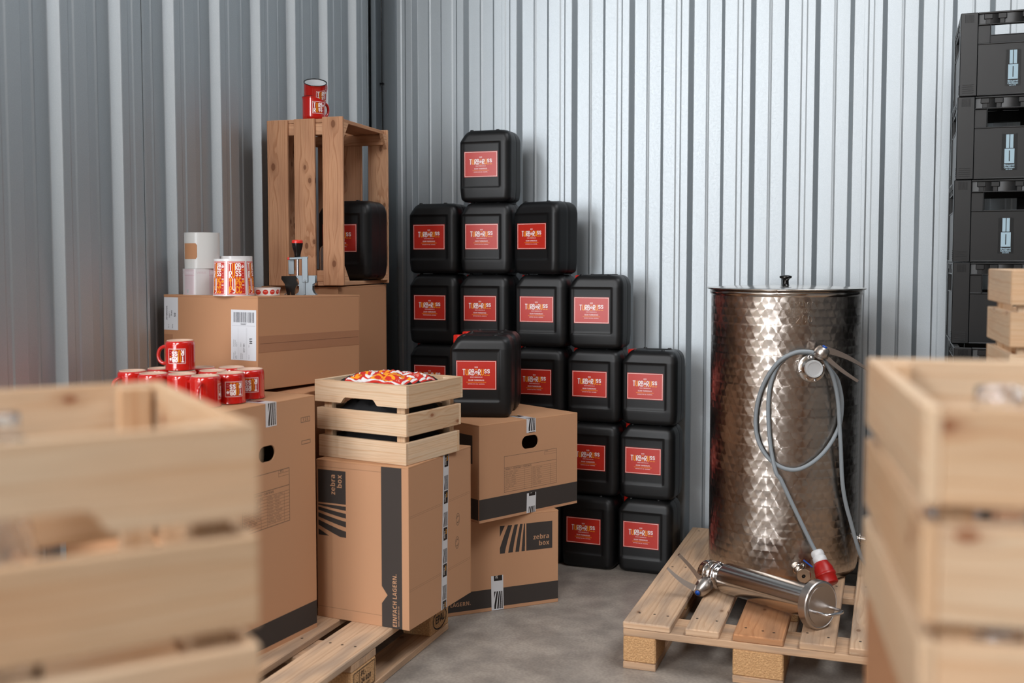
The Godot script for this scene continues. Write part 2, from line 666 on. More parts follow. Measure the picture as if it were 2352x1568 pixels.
# overlapping brushed discs on the tank
func swirl_normals() -> ImageTexture:
	var w := 640
	var h := 565
	var img := Image.create(w, h, false, Image.FORMAT_RGB8)
	img.fill(Color(0.5, 0.5, 1.0))
	var sx := w / 4.0
	var sy := h / 4.0
	var rad := sx * 0.78
	for k in 8:
		var row := 7 - k
		for col in 4:
			var c := Vector2((col + (0.5 if row % 2 else 0.0)) * sx, row * sy)
			var ph := fposmod((row % 4) * 0.37 + col * 0.61, 1.0)
			for j in range(int(c.y - rad), int(c.y + rad) + 1):
				for i in range(int(c.x - rad), int(c.x + rad) + 1):
					var d := Vector2(i, j) - c
					var l := d.length()
					if l < rad and l > 0.5:
						var a := 0.23 * sin(l * 2.1 + ph * 6.0) + 0.06 * sin(l * 0.93 + ph * 9.0)
						var t := d / l * a + Vector2(0.035 * sin(ph * 40.0), 0.035 * cos(ph * 31.0))
						var v := Vector3(t.x, -t.y, 1.0).normalized()
						img.set_pixel(posmod(i, w), posmod(j, h), Color(v.x * 0.5 + 0.5, v.y * 0.5 + 0.5, v.z * 0.5 + 0.5))
	return tex_of(img)

func make_materials():
	# walls
	var g := std(Color(0.72, 0.745, 0.76), 1.0, 0.9)
	g.albedo_texture = noise_tex(512, 0.16, 2, Color(0.945, 0.95, 0.955), Color(1, 1, 1), 4)
	g.roughness_texture = noise_tex(512, 0.05, 3, Color(0.5, 0.5, 0.5), Color(0.55, 0.55, 0.55), 5)
	g.uv1_triplanar = true
	g.uv1_world_triplanar = true
	g.uv1_scale = Vector3(4.3, 4.3, 4.3)
	M.galv = g
	M.flashing = std(Color(0.5, 0.53, 0.55), 0.42, 0.8)
	M.core = std(Color(0.3, 0.3, 0.3), 0.9)
	var fl := std(Color(0.66, 0.625, 0.585), 0.6, 0.0, 0.4)
	fl.albedo_texture = noise_tex(1024, 0.007, 5, Color(0.86, 0.86, 0.865), Color(1, 1, 1), 11)
	fl.detail_enabled = true
	fl.detail_blend_mode = BaseMaterial3D.BLEND_MODE_MUL
	fl.detail_albedo = noise_tex(512, 0.2, 2, Color(0.92, 0.92, 0.92), Color(1, 1, 1), 12)
	fl.roughness_texture = noise_tex(512, 0.02, 4, Color(0.55, 0.55, 0.55), Color(0.8, 0.8, 0.8), 13)
	fl.uv1_triplanar = true
	fl.uv1_world_triplanar = true
	fl.uv1_scale = Vector3(0.8, 0.8, 0.8)
	M.floor = fl
	M.plaster = std(Color(0.78, 0.75, 0.71), 0.9)
	var rl := std(Color(0.9, 0.9, 0.9), 0.6)
	rl.emission_enabled = true
	rl.emission = Color(0.97, 0.985, 1.0)
	rl.emission_energy_multiplier = 1.0
	M.rooflight = rl
	# wood
	var ps := Vector2(1.0, 0.25)
	var pine := wood(1536, 384, ps, Color(0.835, 0.735, 0.62), Color(0.76, 0.6, 0.455), 115.0, 0.65, 13, Color(0.52, 0.31, 0.2), Color(0.83, 0.66, 0.51), 0.4, 21)
	M.pine = [wood_mat(pine, ps, 0.55), wood_mat(pine, ps, 0.55, Color(0.96, 0.93, 0.9))]
	M.pine_size = ps
	var os_ := Vector2(1.0, 0.25)
	var old := wood(1536, 384, os_, Color(0.80, 0.625, 0.49), Color(0.66, 0.47, 0.34), 130.0, 0.7, 12, Color(0.42, 0.27, 0.18), Color(0.68, 0.51, 0.4), 0.5, 33)
	M.old = [wood_mat(old, os_, 0.75), wood_mat(old, os_, 0.75, Color(0.93, 0.9, 0.88))]
	var ds := Vector2(1.5, 0.3)
	var deal := wood(1536, 384, ds, Color(0.81, 0.685, 0.565), Color(0.67, 0.52, 0.4), 75.0, 0.55, 9, Color(0.42, 0.3, 0.22), Color(0.6, 0.53, 0.47), 0.75, 45)
	M.deal = [wood_mat(deal, ds, 0.8), wood_mat(deal, ds, 0.8, Color(0.94, 0.92, 0.9)), wood_mat(deal, ds, 0.75, Color(0.92, 0.79, 0.68))]
	var chip := std(Color(0.83, 0.66, 0.47), 0.9)
	chip.albedo_texture = noise_tex(512, 0.06, 4, Color(0.86, 0.83, 0.8), Color(1, 1, 1), 51, FastNoiseLite.TYPE_CELLULAR, 0.1, 0.8)
	chip.heightmap_enabled = true
	chip.heightmap_scale = 0.15
	chip.heightmap_texture = noise_tex(512, 0.06, 3, Color.BLACK, Color.WHITE, 52)
	chip.uv1_triplanar = true
	chip.uv1_scale = Vector3(5, 5, 5)
	M.chip = chip
	M.nail = std(Color(0.1, 0.085, 0.075), 0.6, 0.5)
	# plastics, cloth, paper
	M.black_can = std(Color(0.06, 0.062, 0.066), 0.42, 0.0, 0.42)
	M.black_crate = std(Color(0.055, 0.062, 0.07), 0.36, 0.0, 0.5)
	M.red_plastic = std(Color(0.80, 0.13, 0.07), 0.35)
	M.plug_red = std(Color(0.62, 0.07, 0.05), 0.4)
	M.black_knob = std(Color(0.03, 0.03, 0.032), 0.18)
	M.grey_pvc = std(Color(0.52, 0.55, 0.57), 0.42)
	M.white_plastic = std(Color(0.8, 0.8, 0.8), 0.35)
	M.blue = std(Color(0.03, 0.28, 0.62), 0.35)
	M.black_cloth = std(Color(0.17, 0.17, 0.175), 0.95, 0.0, 0.2)
	M.paper = std(Color(0.83, 0.83, 0.84), 0.5)
	M.white_paper = std(Color(0.82, 0.82, 0.81), 0.28)
	M.kraft = std(Color(0.72, 0.52, 0.37), 0.8)
	# steel
	M.steel = std(Color(0.76, 0.735, 0.71), 0.17, 1.0)
	M.steel_soft = std(Color(0.72, 0.69, 0.665), 0.33, 1.0)
	M.chrome = std(Color(0.82, 0.82, 0.83), 0.06, 1.0)
	M.zinc = std(Color(0.52, 0.56, 0.585), 0.42, 0.5)
	var tk := std(Color(0.72, 0.685, 0.655), 0.2, 1.0)
	tk.normal_enabled = true
	tk.normal_texture = swirl_normals()
	tk.normal_scale = 1.0
	tk.uv1_scale = Vector3(14.0 / (TAU * 0.2586) / 1.0, 1.0 / 0.1024, 1.0)
	M.tank = tk
	# ceramics, glass
	var rg := std(Color(0.72, 0.085, 0.05), 0.09)
	rg.clearcoat_enabled = true
	rg.clearcoat = 0.6
	rg.clearcoat_roughness = 0.05
	M.red_glaze = rg
	M.white_glaze = std(Color(0.84, 0.85, 0.86), 0.12)
	M.bisque = std(Color(0.78, 0.66, 0.58), 0.7)
	M.black_glaze = std(Color(0.03, 0.03, 0.035), 0.2)
	var gl := std(Color(1, 1, 1, 0.03), 0.02)
	gl.refraction_enabled = true
	gl.refraction_scale = 0.05
	gl.transparency = BaseMaterial3D.TRANSPARENCY_ALPHA
	M.glass = gl
	var pl := std(Color(0.93, 0.95, 0.96, 0.4), 0.2)
	pl.transparency = BaseMaterial3D.TRANSPARENCY_ALPHA
	M.clear_cap = pl
	# carton board
	M.carton_col = Color(0.725, 0.545, 0.405)
	M.carton_ink = Color(0.215, 0.185, 0.17)
	var cb := std(M.carton_col, 0.82, 0.0, 0.3)
	M.carton = cb
	var cb2 := std(Color(0.715, 0.53, 0.395), 0.82, 0.0, 0.3)
	M.carton_plain = cb2
	M.tape_brown = std(Color(0.65, 0.465, 0.345), 0.32)
	M.label = printed(can_label(), 0.32)
	M.mug_print = printed(mug_print(), 0.12)
	M.sticker = printed(sticker_strip(), 0.25)
	M.tape = printed(tape_print(), 0.3)

func can_label() -> Image:
	var red := Color(0.74, 0.17, 0.125)
	var wh := Color(0.93, 0.9, 0.9)
	var og := Color(0.94, 0.62, 0.14)
	var img := canvas(576, 412, red)
	rect_line(img, Rect2i(7, 7, 562, 398), 8, Color(0.93, 0.8, 0.78))
	words(img, "DER", 288, 104, 26, wh, 0.5)
	logo_line(img, 90, 120, 396, 90, 6.2, wh, og)
	words(img, "WWW.TURBORUSS.CH", 288, 241, 17, wh, 0.5)
	words(img, "IGOR TURBORUSS", 288, 288, 27, wh, 0.5)
	words(img, "ALKOHOLHALTIGES HEISSGETRÄNK", 288, 313, 17, og, 0.5)
	words(img, "ENTHÄLT 8% VOL. ALKOHOL", 288, 338, 18, wh, 0.5)
	return img

func logo_line(img: Image, x0: float, y0: float, w: float, h: float, t: float, wh: Color, og: Color):
	var s := "TURBoRUSS"
	var cw := w / 9.0
	for i in 9:
		var ch := s[i]
		var r := Rect2(x0 + cw * i + t, y0 + t, cw - t * 2.3, h - t * 2.0)
		if ch == "o":
			var sz := r.size.x
			glyph(img, "o", Rect2(r.position.x, y0 + h * 0.5 - sz * 0.5, sz, sz), t * 0.95, wh)
			bar(img, r.position.x - t * 0.6, r.end.x + t * 0.6, y0 + t * 0.8, t * 0.75, og)
			bar(img, r.position.x - t * 0.6, r.end.x + t * 0.6, y0 + h - t * 0.8, t * 0.75, og)
		elif ch == "S":
			glyph(img, "S", Rect2(r.position, Vector2(r.size.x, h * 0.68 - t * 2.0)), t, wh)
			bar(img, r.position.x - t * 0.6, r.end.x + t * 0.6, y0 + h - t * 0.8, t * 0.75, og)
		else:
			glyph(img, ch, r, t, og if ch == "U" else wh)

# block lettering: T U R B o / R U S S with one tall U, and the Cyrillic version below
func logo_block(img: Image, r: Rect2, t: float, wh: Color, og: Color, cyr: bool):
	var cw := r.size.x / 5.0
	var rows := 4.0 if cyr else 2.0
	var rh := r.size.y / rows
	var put := func(ch: String, c: int, row: float, tall: float, col: Color):
		glyph(img, ch, Rect2(r.position.x + cw * c + t, r.position.y + rh * row + t * 1.3, cw - 2.4 * t, rh * tall - t * 2.8), t, col)
	put.call("T", 0, 0, 1, wh)
	put.call("U", 1, 0, 2, og)
	put.call("R", 2, 0, 1, wh)
	put.call("B", 3, 0, 1, wh)
	var ox := r.position.x + cw * 4.0 + t
	glyph(img, "o", Rect2(ox, r.position.y + rh * 0.36, cw - 2.4 * t, cw - 2.4 * t), t * 0.9, wh)
	bar(img, ox - t * 0.5, ox + cw - 2.0 * t, r.position.y + rh * 0.92, t * 0.8, og)
	words(img, "DER", ox + cw * 0.33, r.position.y + rh * 0.26, maxi(8, int(cw * 0.36)), Color(0.85, 0.6, 0.55), 0.5)
	put.call("R", 0, 1, 1, wh)
	put.call("S", 2, 1, 0.8, wh)
	put.call("S", 3, 1, 0.8, wh)
	for c in [2, 3]:
		bar(img, r.position.x + cw * c + t * 0.4, r.position.x + cw * (c + 1) - t * 1.4, r.position.y + rh * 1.93, t * 0.8, og)
	words(img, "8%", ox + cw * 0.33, r.position.y + rh * 1.45, maxi(8, int(cw * 0.42)), Color(0.85, 0.6, 0.55), 0.5)
	words(img, "VOL", ox + cw * 0.33, r.position.y + rh * 1.8, maxi(8, int(cw * 0.36)), Color(0.85, 0.6, 0.55), 0.5)
	if cyr:
		put.call("t", 0, 2, 1, og)
		put.call("y", 1, 2, 2, wh)
		put.call("P", 2, 2, 1, og)
		put.call("b", 3, 2, 1, og)
		bar(img, ox - t * 0.5, ox + cw - 2.0 * t, r.position.y + rh * 2.12, t * 0.8, wh)
		glyph(img, "o", Rect2(ox, r.position.y + rh * 2.3, cw - 2.4 * t, cw - 2.4 * t), t * 0.9, og)
		bar(img, ox - t * 0.5, ox + cw - 2.0 * t, r.position.y + rh * 2.9, t * 0.8, wh)
		put.call("P", 0, 3, 1, og)
		put.call("C", 2, 3, 1, og)
		put.call("C", 3, 3, 1, og)
		words(img, "33", ox + cw * 0.33, r.position.y + rh * 3.4, maxi(8, int(cw * 0.4)), Color(0.85, 0.6, 0.55), 0.5)
		words(img, "CL", ox + cw * 0.33, r.position.y + rh * 3.8, maxi(8, int(cw * 0.4)), Color(0.85, 0.6, 0.55), 0.5)

func mug_print() -> Image:
	var img := canvas(256, 216, Color(0.62, 0.08, 0.1))
	rect_line(img, Rect2i(0, 0, 256, 216), 8, Color(0.9, 0.78, 0.76))
	logo_block(img, Rect2(20, 18, 222, 184), 7.2, Color(0.95, 0.94, 0.94), Color(0.82, 0.52, 0.1), false)
	return img

func sticker_strip() -> Image:
	# three stickers side by side on white backing paper
	var img := canvas(840, 512, Color(0.86, 0.86, 0.86))
	for k in 3:
		var x := 280 * k
		img.fill_rect(Rect2i(x + 14, 34, 252, 464), Color(0.74, 0.19, 0.16))
		rect_line(img, Rect2i(x + 22, 42, 236, 448), 7, Color(0.95, 0.85, 0.83))
		logo_block(img, Rect2(x + 36, 56, 212, 422), 6.2, Color(0.96, 0.95, 0.94), Color(0.95, 0.62, 0.16), true)
	return img

func tape_print() -> Image:
	# one repeat of the white packing tape: stripes, then a dark block with the two words
	var img := canvas(96, 384, Color(0.8, 0.8, 0.81))
	zebra(img, Rect2i(22, 16, 66, 150), Color(0.13, 0.11, 0.11))
	img.fill_rect(Rect2i(22, 176, 66, 134), Color(0.12, 0.1, 0.1))
	var t := canvas(134, 66, Color(0, 0, 0, 0))
	words(t, "zebra", 20, 30, 30, Color(0.85, 0.83, 0.8))
	words(t, "box", 60, 56, 30, Color(0.9, 0.62, 0.2))
	stamp_turned(img, t, 22, 176, 1)
	return img

# ------------------------------------------------------------------ the hall
# one period of the trapezoid sheet: (along, depth) from a crest edge, 246.4 mm
func sheet_profile(a: float, b: float) -> Array:
	var per := [Vector2(0, 0), Vector2(0.015, -0.032), Vector2(0.067, -0.032), Vector2(0.0705, -0.0295), Vector2(0.0745, -0.0295), Vector2(0.078, -0.032), Vector2(0.128, -0.032), Vector2(0.143, 0), Vector2(0.1935, 0), Vector2(0.1965, -0.0026), Vector2(0.2135, -0.0026), Vector2(0.2165, 0)]
	var pts := []
	for k in range(int(floor(a / 0.2464)) - 1, int(ceil(b / 0.2464)) + 1):
		for p in per:
			pts.append(p + Vector2(0.2464 * k, 0))
	# soften the main bends
	var soft := []
	for i in range(1, pts.size() - 1):
		var p: Vector2 = pts[i]
		var e: Vector2 = (pts[i - 1] - p).normalized()
		var f: Vector2 = (pts[i + 1] - p).normalized()
		if absf(e.dot(f)) < 0.98:
			soft.append(p + e * 0.0016)
			soft.append(p + f * 0.0016)
		else:
			soft.append(p)
	var out := []
	for i in soft.size() - 1:
		var p: Vector2 = soft[i]
		var q: Vector2 = soft[i + 1]
		if q.x <= a or p.x >= b:
			continue
		if p.x < a:
			p = p.lerp(q, (a - p.x) / (q.x - p.x))
		if out.is_empty():
			out.append(p)
		if q.x > b:
			q = p.lerp(q, (b - p.x) / (q.x - p.x))
		out.append(q)
	return out

# frame: x along the wall, z out of it
func cladding(parent: Node3D, xf: Transform3D, a: float, b: float, y0: float, y1: float, lift: float):
	var st := begin()
	var p := sheet_profile(a, b)
	for i in p.size() - 1:
		var u: Vector2 = p[i]
		var v: Vector2 = p[i + 1]
		var z := Vector3(0, 0, lift)
		var n := Vector3(-(v.y - u.y), 0, v.x - u.x)
		face(st, [Vector3(u.x, y0, u.y) + z, Vector3(v.x, y0, v.y) + z, Vector3(v.x, y1, v.y) + z, Vector3(u.x, y1, u.y) + z], [Vector2(u.x, y0), Vector2(v.x, y0), Vector2(v.x, y1), Vector2(u.x, y1)], n)
	for e in [p[0], p[-1]]:
		var s: float = -1.0 if e == p[0] else 1.0
		var q := Vector3(e.x, 0, e.y + lift)
		face(st, [q + Vector3(0, y0, 0), q + Vector3(0, y1, 0), q + Vector3(0, y1, -0.0018), q + Vector3(0, y0, -0.0018)], [Vector2.ZERO, Vector2.ZERO, Vector2.ZERO, Vector2.ZERO], Vector3(s, 0, 0))
	structure("cladding_sheet", done(st), M.galv, parent, xf)

func slab_box(called: String, lo: Vector3, hi: Vector3, mat: Material, parent: Node3D = self) -> MeshInstance3D:
	return structure(called, box_mesh(hi - lo, 0.001), mat, parent, Transform3D(Basis(), (lo + hi) * 0.5))

func build_room():
	var x0 := 0.5645
	var z0 := 1.068
	var x1 := 7.4
	var z1 := 14.0
	var top := 5.0
	var xw := -5.0
	var ze := 3.45
	slab_box("floor", Vector3(xw - 0.3, -0.2, z0 - 0.5), Vector3(x1 + 0.5, 0.0, z1 + 4.0), M.floor)
	slab_box("ceiling", Vector3(xw - 0.3, top, z0 - 0.3), Vector3(x1 + 0.3, top + 0.2, z1 + 0.3), M.plaster)
	var back := slab_box("wall_back", Vector3(x0 - 0.3, 0, z0 - 0.3), Vector3(x1 + 0.3, top, z0 - 0.004), M.core)
	# the left wall belongs to a bay; the hall opens out beyond it
	var left := slab_box("wall_left", Vector3(x0 - 0.3, 0, z0 - 0.004), Vector3(x0 - 0.004, top, ze), M.core)
	slab_box("wall_bay", Vector3(xw, 0, ze - 0.2), Vector3(x0 - 0.3, top, ze), M.plaster)
	slab_box("wall_far_left", Vector3(xw - 0.3, 0, ze - 0.2), Vector3(xw, top, z1 + 0.3), M.plaster)
	slab_box("wall_right", Vector3(x1, 0, z0 - 0.004), Vector3(x1 + 0.3, top, z1 + 0.3), M.core)
	# low partition behind the camera, between the bay and the gate
	slab_box("wall_partition", Vector3(1.05, 0, 7.0), Vector3(5.2, 1.75, 7.15), M.plaster)
	# gate opening in the front wall, behind the camera
	var g0 := -2.9
	var g1 := 0.9
	var gh := 3.9
	var front := slab_box("wall_front", Vector3(g1, 0, z1), Vector3(x1, top, z1 + 0.3), M.plaster)
	var inv := front.transform.affine_inverse()
	structure("wall_panel", box_mesh(Vector3(g0 - xw, top, 0.3)), M.plaster, front, inv * at((g0 + xw) * 0.5, top * 0.5, z1 + 0.15))
	structure("wall_panel", box_mesh(Vector3(g1 - g0, top - gh, 0.3)), M.plaster, front, inv * at((g0 + g1) * 0.5, (top + gh) * 0.5, z1 + 0.15))
	structure("roof_light_panel", box_mesh(Vector3(1.6, 0.03, 3.2), 0.002), M.rooflight, self, at(4.3, top - 0.015, 3.0))
	for x in [-1.0, 2.6]:
		structure("roof_light_panel", box_mesh(Vector3(1.6, 0.03, 5.6), 0.002), M.rooflight, self, at(x, top - 0.015, 10.6))
	# steel sheets, three ribs each
	inv = back.transform.affine_inverse()
	var o := 0.7504
	var j := -1
	while true:
		var a := 0.1496 + 0.2464 * (3 * j + 1)
		if o + a > x1:
			break
		var b := a + 0.2464 * 3 + 0.03
		a = maxf(a, x0 - o)
		b = minf(b, x1 - o)
		cladding(back, inv * Transform3D(Basis(), Vector3(o, 0, 1.10)), a, b, 0.0, top, 0.0018 if j % 2 else 0.0)
		j += 1
	inv = left.transform.affine_inverse()
	# along -z would mirror; here x' runs along +z of the room, z' along +x
	var lf := Transform3D(Basis(Vector3(0, 0, 1), Vector3.UP, Vector3(1, 0, 0)), Vector3(0.5965, 0, 3.05))
	j = -3
	while true:
		var a := -0.3504 + 0.2464 * 3 * j
		var b := a + 0.2464 * 3 + 0.012
		if 3.05 + a > ze:
			break
		if 3.05 + b > z0:
			cladding(left, inv * lf, maxf(a, z0 - 3.05), minf(b, ze - 3.05), 0.0, top, 0.003 if j % 2 else 0.0)
		j += 1
	# corner flashing
	var st := begin()
	cbox(st, at(0.6025, top * 0.5, 1.155), Vector3(0.004, top, 0.09), 0.001)
	cbox(st, at(0.612, top * 0.5, 1.2), Vector3(0.022, top, 0.004), 0.001)
	cbox(st, at(0.638, top * 0.5, 1.112), Vector3(0.075, top, 0.004), 0.001)
	cbox(st, at(0.676, top * 0.5, 1.107), Vector3(0.004, top, 0.014), 0.001)
	structure("trim_1", done(st), M.flashing)
	var w := thing("cable", "thin black cable run down the corner of the steel walls", "cable", Transform3D())
	part("strand", tube_mesh([Vector3(0.616, 0.004, 1.128), Vector3(0.614, 1.0, 1.124), Vector3(0.62, 1.7, 1.128), Vector3(0.614, 2.02, 1.124), Vector3(0.616, 3.0, 1.126)], 0.0028, 8), M.black_knob, w)
	part("cable_tie", box_mesh(Vector3(0.022, 0.005, 0.012), 0.001), M.black_knob, w, at(0.612, 2.02, 1.122))

# ------------------------------------------------------------------ pallets
func plank(called: String, size: Vector3, mats: Array, span: Vector2, parent: Node3D, xf: Transform3D, c := 0.0025, pick := -1) -> MeshInstance3D:
	var g := size.max_axis_index()
	var off := Vector2(rng.randf_range(size[g] * 0.5, maxf(size[g] * 0.5 + 0.01, span.x - size[g] * 0.5)), rng.randf_range(0.06, span.y - 0.06))
	var mat: Material = mats[rng.randi() % mats.size()] if pick < 0 else mats[pick]
	return part(called, box_mesh(size, c, off, g), mat, parent, xf)

func make_pallet(label: String, xf: Transform3D, odd: int) -> Node3D:
	var p := thing("pallet", label, "pallet", xf)
	var ds := Vector2(1.5, 0.3)
	var xs := [-0.3275, -0.164, 0.0, 0.164, 0.3275]
	var ws := [0.145, 0.1, 0.145, 0.1, 0.145]
	var nails := begin()
	for i in 5:
		var tilt := rng.randf_range(-0.002, 0.002)
		plank("deck_board", Vector3(ws[i], 0.0215, 1.2 + rng.randf_range(-0.004, 0.004)), M.deal, ds, p, at(xs[i] + tilt, 0.13325, rng.randf_range(-0.003, 0.003), tilt * 40.0), 0.003, 2 if i == odd else rng.randi() % 2)
		for z in [-0.5275, 0.0, 0.5275]:
			for k in ([-0.3, 0.3, 0.05] if ws[i] > 0.12 else [-0.25, 0.25]):
				lathe(nails, [[Vector2(0, 0.1442), Vector2(0.0042, 0.1442), Vector2(0.0046, 0.1436)]], 8, at(xs[i] + ws[i] * k + rng.randf_range(-0.008, 0.008), 0, z + rng.randf_range(-0.035, 0.035)))
	for z in [-0.5275, 0.0, 0.5275]:
		plank("stringer_board", Vector3(0.8, 0.022, 0.145), M.deal, ds, p, at(0, 0.1115, z), 0.002, rng.randi() % 2)
		for x in [-0.35, 0.0, 0.35]:
			part("block", box_mesh(Vector3(0.145 if x == 0.0 else 0.1, 0.078, 0.145), 0.004, Vector2(rng.randf(), rng.randf())), M.chip, p, at(x, 0.0613, z))
	for x in [-0.35, 0.0, 0.35]:
		plank("bottom_board", Vector3(0.145 if x == 0.0 else 0.1, 0.022, 1.2), M.deal, ds, p, at(x, 0.0112, 0), 0.002, rng.randi() % 2)
	var n := part("nail_heads", done(nails), M.nail, p)
	n.set_meta("kind", "stuff")
	return p

func ink_decal(img: Image) -> StandardMaterial3D:
	var m := printed(img, 0.8)
	m.transparency = BaseMaterial3D.TRANSPARENCY_ALPHA_SCISSOR
	m.alpha_scissor_threshold = 0.4
	return m

func build_pallets():
	make_pallet("weathered wooden pallet under the tall steel tank", at(2.4284, 0, 1.7474, 0.29), 2)
	var left := make_pallet("wooden pallet under the striped moving boxes, stamped EPAL on its corner block", at(1.0, 0, 2.818), -1)
	var ink := Color(0.13, 0.1, 0.085)
	var a := canvas(220, 140, Color(ink, 0.0))
	stroke(a, arc(Vector2(110, 70), Vector2(98, 60), 0, 360, 40), 4.0, ink)
	words(a, "EPAL", 110, 92, 64, ink, 0.5, true, 0.9)
	var b := canvas(260, 140, Color(ink, 0.0))
	rect_line(b, Rect2i(4, 4, 252, 132), 4, ink)
	b.fill_rect(Rect2i(70, 4, 4, 132), ink)
	words(b, "IPPC", 10, 80, 24, ink)
	words(b, "PL-", 90, 48, 40, ink)
	words(b, "24 020", 90, 90, 40, ink)
	words(b, "HT", 150, 128, 34, ink)
	var turn := Basis(Vector3.UP, PI / 2)
	part("stamp", sheet(0.118, 0.075, 0.0003), ink_decal(a), left, Transform3D(turn, Vector3(0.4003, 0.0613, -0.5275)))
	part("stamp", sheet(0.13, 0.07, 0.0003), ink_decal(b), left, Transform3D(turn, Vector3(0.4003, 0.0613, 0.0)))

# ------------------------------------------------------------------ cartons
func face_print(w: float, h: float, k: float) -> Image:
	return canvas(int(w * k), int(h * k), M.carton_col)

func zebra_mark(k: float) -> Image:
	# stripes square and dark square with the two words, 0.204 x 0.102 m
	var img := canvas(int(0.204 * k), int(0.1 * k), Color(M.carton_ink, 0.0))
	var s := int(0.1 * k)
	zebra(img, Rect2i(0, 0, int(0.097 * k), s), M.carton_ink)
	img.fill_rect(Rect2i(int(0.102 * k), 0, int(0.102 * k), s), M.carton_ink)
	words(img, "zebra", 0.193 * k, 0.062 * k, int(0.0245 * k), M.carton_col, 1.0)
	words(img, "box", 0.193 * k, 0.086 * k, int(0.0245 * k), M.carton_col, 1.0)
	return img

func contents_list(img: Image, r: Rect2i, k: float):
	var c: Color = M.carton_ink.lerp(M.carton_col, 0.35)
	rect_line(img, r, 2, c)
	var cell := Rect2i(r.position + Vector2i(int(r.size.x * 0.76), 0), Vector2i(int(r.size.x * 0.24), int(r.size.y * 0.13)))
	rect_line(img, cell, 1, c)
	img.fill_rect(Rect2i(cell.position.x, cell.position.y + cell.size.y / 2, cell.size.x, 1), c)
	words(img, "N° 2", cell.position.x + 8, cell.position.y + cell.size.y * 0.42, maxi(8, int(0.006 * k)), c)
	var y0 := r.position.y + int(r.size.y * 0.32)
	img.fill_rect(Rect2i(r.position.x, y0, r.size.x, 2), c)
	words(img, "INHALT • CONTENU • CONTENTS", r.position.x + 0.006 * k, y0 + r.size.y * 0.075, maxi(9, int(0.0085 * k)), c)
	var rows := 10
	var top := y0 + int(r.size.y * 0.1)
	var dy := (r.end.y - top) / float(rows)
	var left := ["Küche · Cuisine · Kitchen", "Wohnzimmer · Salon", "Esszimmer · Repas", "Zimmer 1 · Chambre", "Zimmer 2 · Chambre", "Zimmer 3 · Chambre", "Büro · Bureau · Office", "Bad · Bain · Bath", "Andere"]
	var right := ["Keller · Cave · Cellar", "Estrich · Grenier", "Kleider · Habits", "Schuhe · Souliers", "Bücher · Livres", "Geschirr · Vaisselle", "Gläser · Verres", "Lampen · Lampes", "Werkzeug · Outils"]
	for i in rows:
		var y := int(top + dy * i)
		img.fill_rect(Rect2i(r.position.x, y, r.size.x, 1), c)
		if i < 9:
			words(img, left[i], r.position.x + 0.006 * k, y + dy * 0.8, maxi(8, int(dy * 0.72)), c, 0.0, false)
			words(img, right[i], r.position.x + r.size.x * 0.53, y + dy * 0.8, maxi(8, int(dy * 0.72)), c, 0.0, false)
	for f in [0.38, 0.51, 0.88]:
		img.fill_rect(Rect2i(r.position.x + int(r.size.x * f), top, 1, r.end.y - top), c)

func ribbon(parent: Node3D, pts: Array, side: Vector3, w: float, out: Array, start := 0.0, repeat := 0.2):
	# printed packing tape laid along pts; out gives the surface normal of each stretch
	var m: StandardMaterial3D = M.tape.duplicate()
	m.texture_repeat = true
	var st := begin()
	var v := start
	for i in pts.size() - 1:
		var a: Vector3 = pts[i]
		var b: Vector3 = pts[i + 1]
		var l := a.distance_to(b)
		var s := side * w * 0.5
		face(st, [a - s, a + s, b + s, b - s], [Vector2(0, v / repeat), Vector2(1, v / repeat), Vector2(1, (v + l) / repeat), Vector2(0, (v + l) / repeat)], out[i])
		v += l
	part("packing_tape", done(st), m, parent)

# hollow carton of boards: prints maps a side to its material; hole on the front as (y from the base, half, r)
func carton(label: String, xf: Transform3D, w: float, d: float, h: float, base: Material, prints := {}, hole := Vector3.ZERO, seam := "z", group := "") -> Node3D:
	var t := 0.005
	var o := thing("cardboard_box", label, "box", xf, group)
	var mat := func(k: String) -> Material: return prints.get(k, base)
	var fp: ArrayMesh = board(w, h - t, t)
	var yc := (h - t) * 0.5
	if hole != Vector3.ZERO:
		fp = slot_panel(w, h - t, t, Vector2(0, hole.x - yc), hole.y, hole.z)
	part("front_panel", fp, mat.call("front"), o, at(0, yc, d * 0.5 - t * 0.5))
	part("back_panel", board(w, h - t, t), mat.call("back"), o, at(0, yc, -d * 0.5 + t * 0.5, 180))
	part("side_panel", board(d - 2 * t, h - t, t), mat.call("right"), o, at(w * 0.5 - t * 0.5, yc, 0, 90))
	part("side_panel", board(d - 2 * t, h - t, t), mat.call("left"), o, at(-w * 0.5 + t * 0.5, yc, 0, -90))
	part("bottom_panel", box_mesh(Vector3(w - 2.2 * t, t, d - 2.2 * t), 0.001), base, o, at(0, t * 0.5, 0))
	for s in [-1.0, 1.0]:
		if seam == "z":
			part("top_flap", board(w * 0.5 - 0.0015, d, t), base, o, Transform3D(Basis(Vector3.RIGHT, -PI / 2), Vector3(s * (w * 0.25 + 0.0007), h - t * 0.5, 0)))
		else:
			part("top_flap", board(w, d * 0.5 - 0.0015, t), base, o, Transform3D(Basis(Vector3.RIGHT, -PI / 2), Vector3(0, h - t * 0.5, s * (d * 0.25 + 0.0007))))
	return o

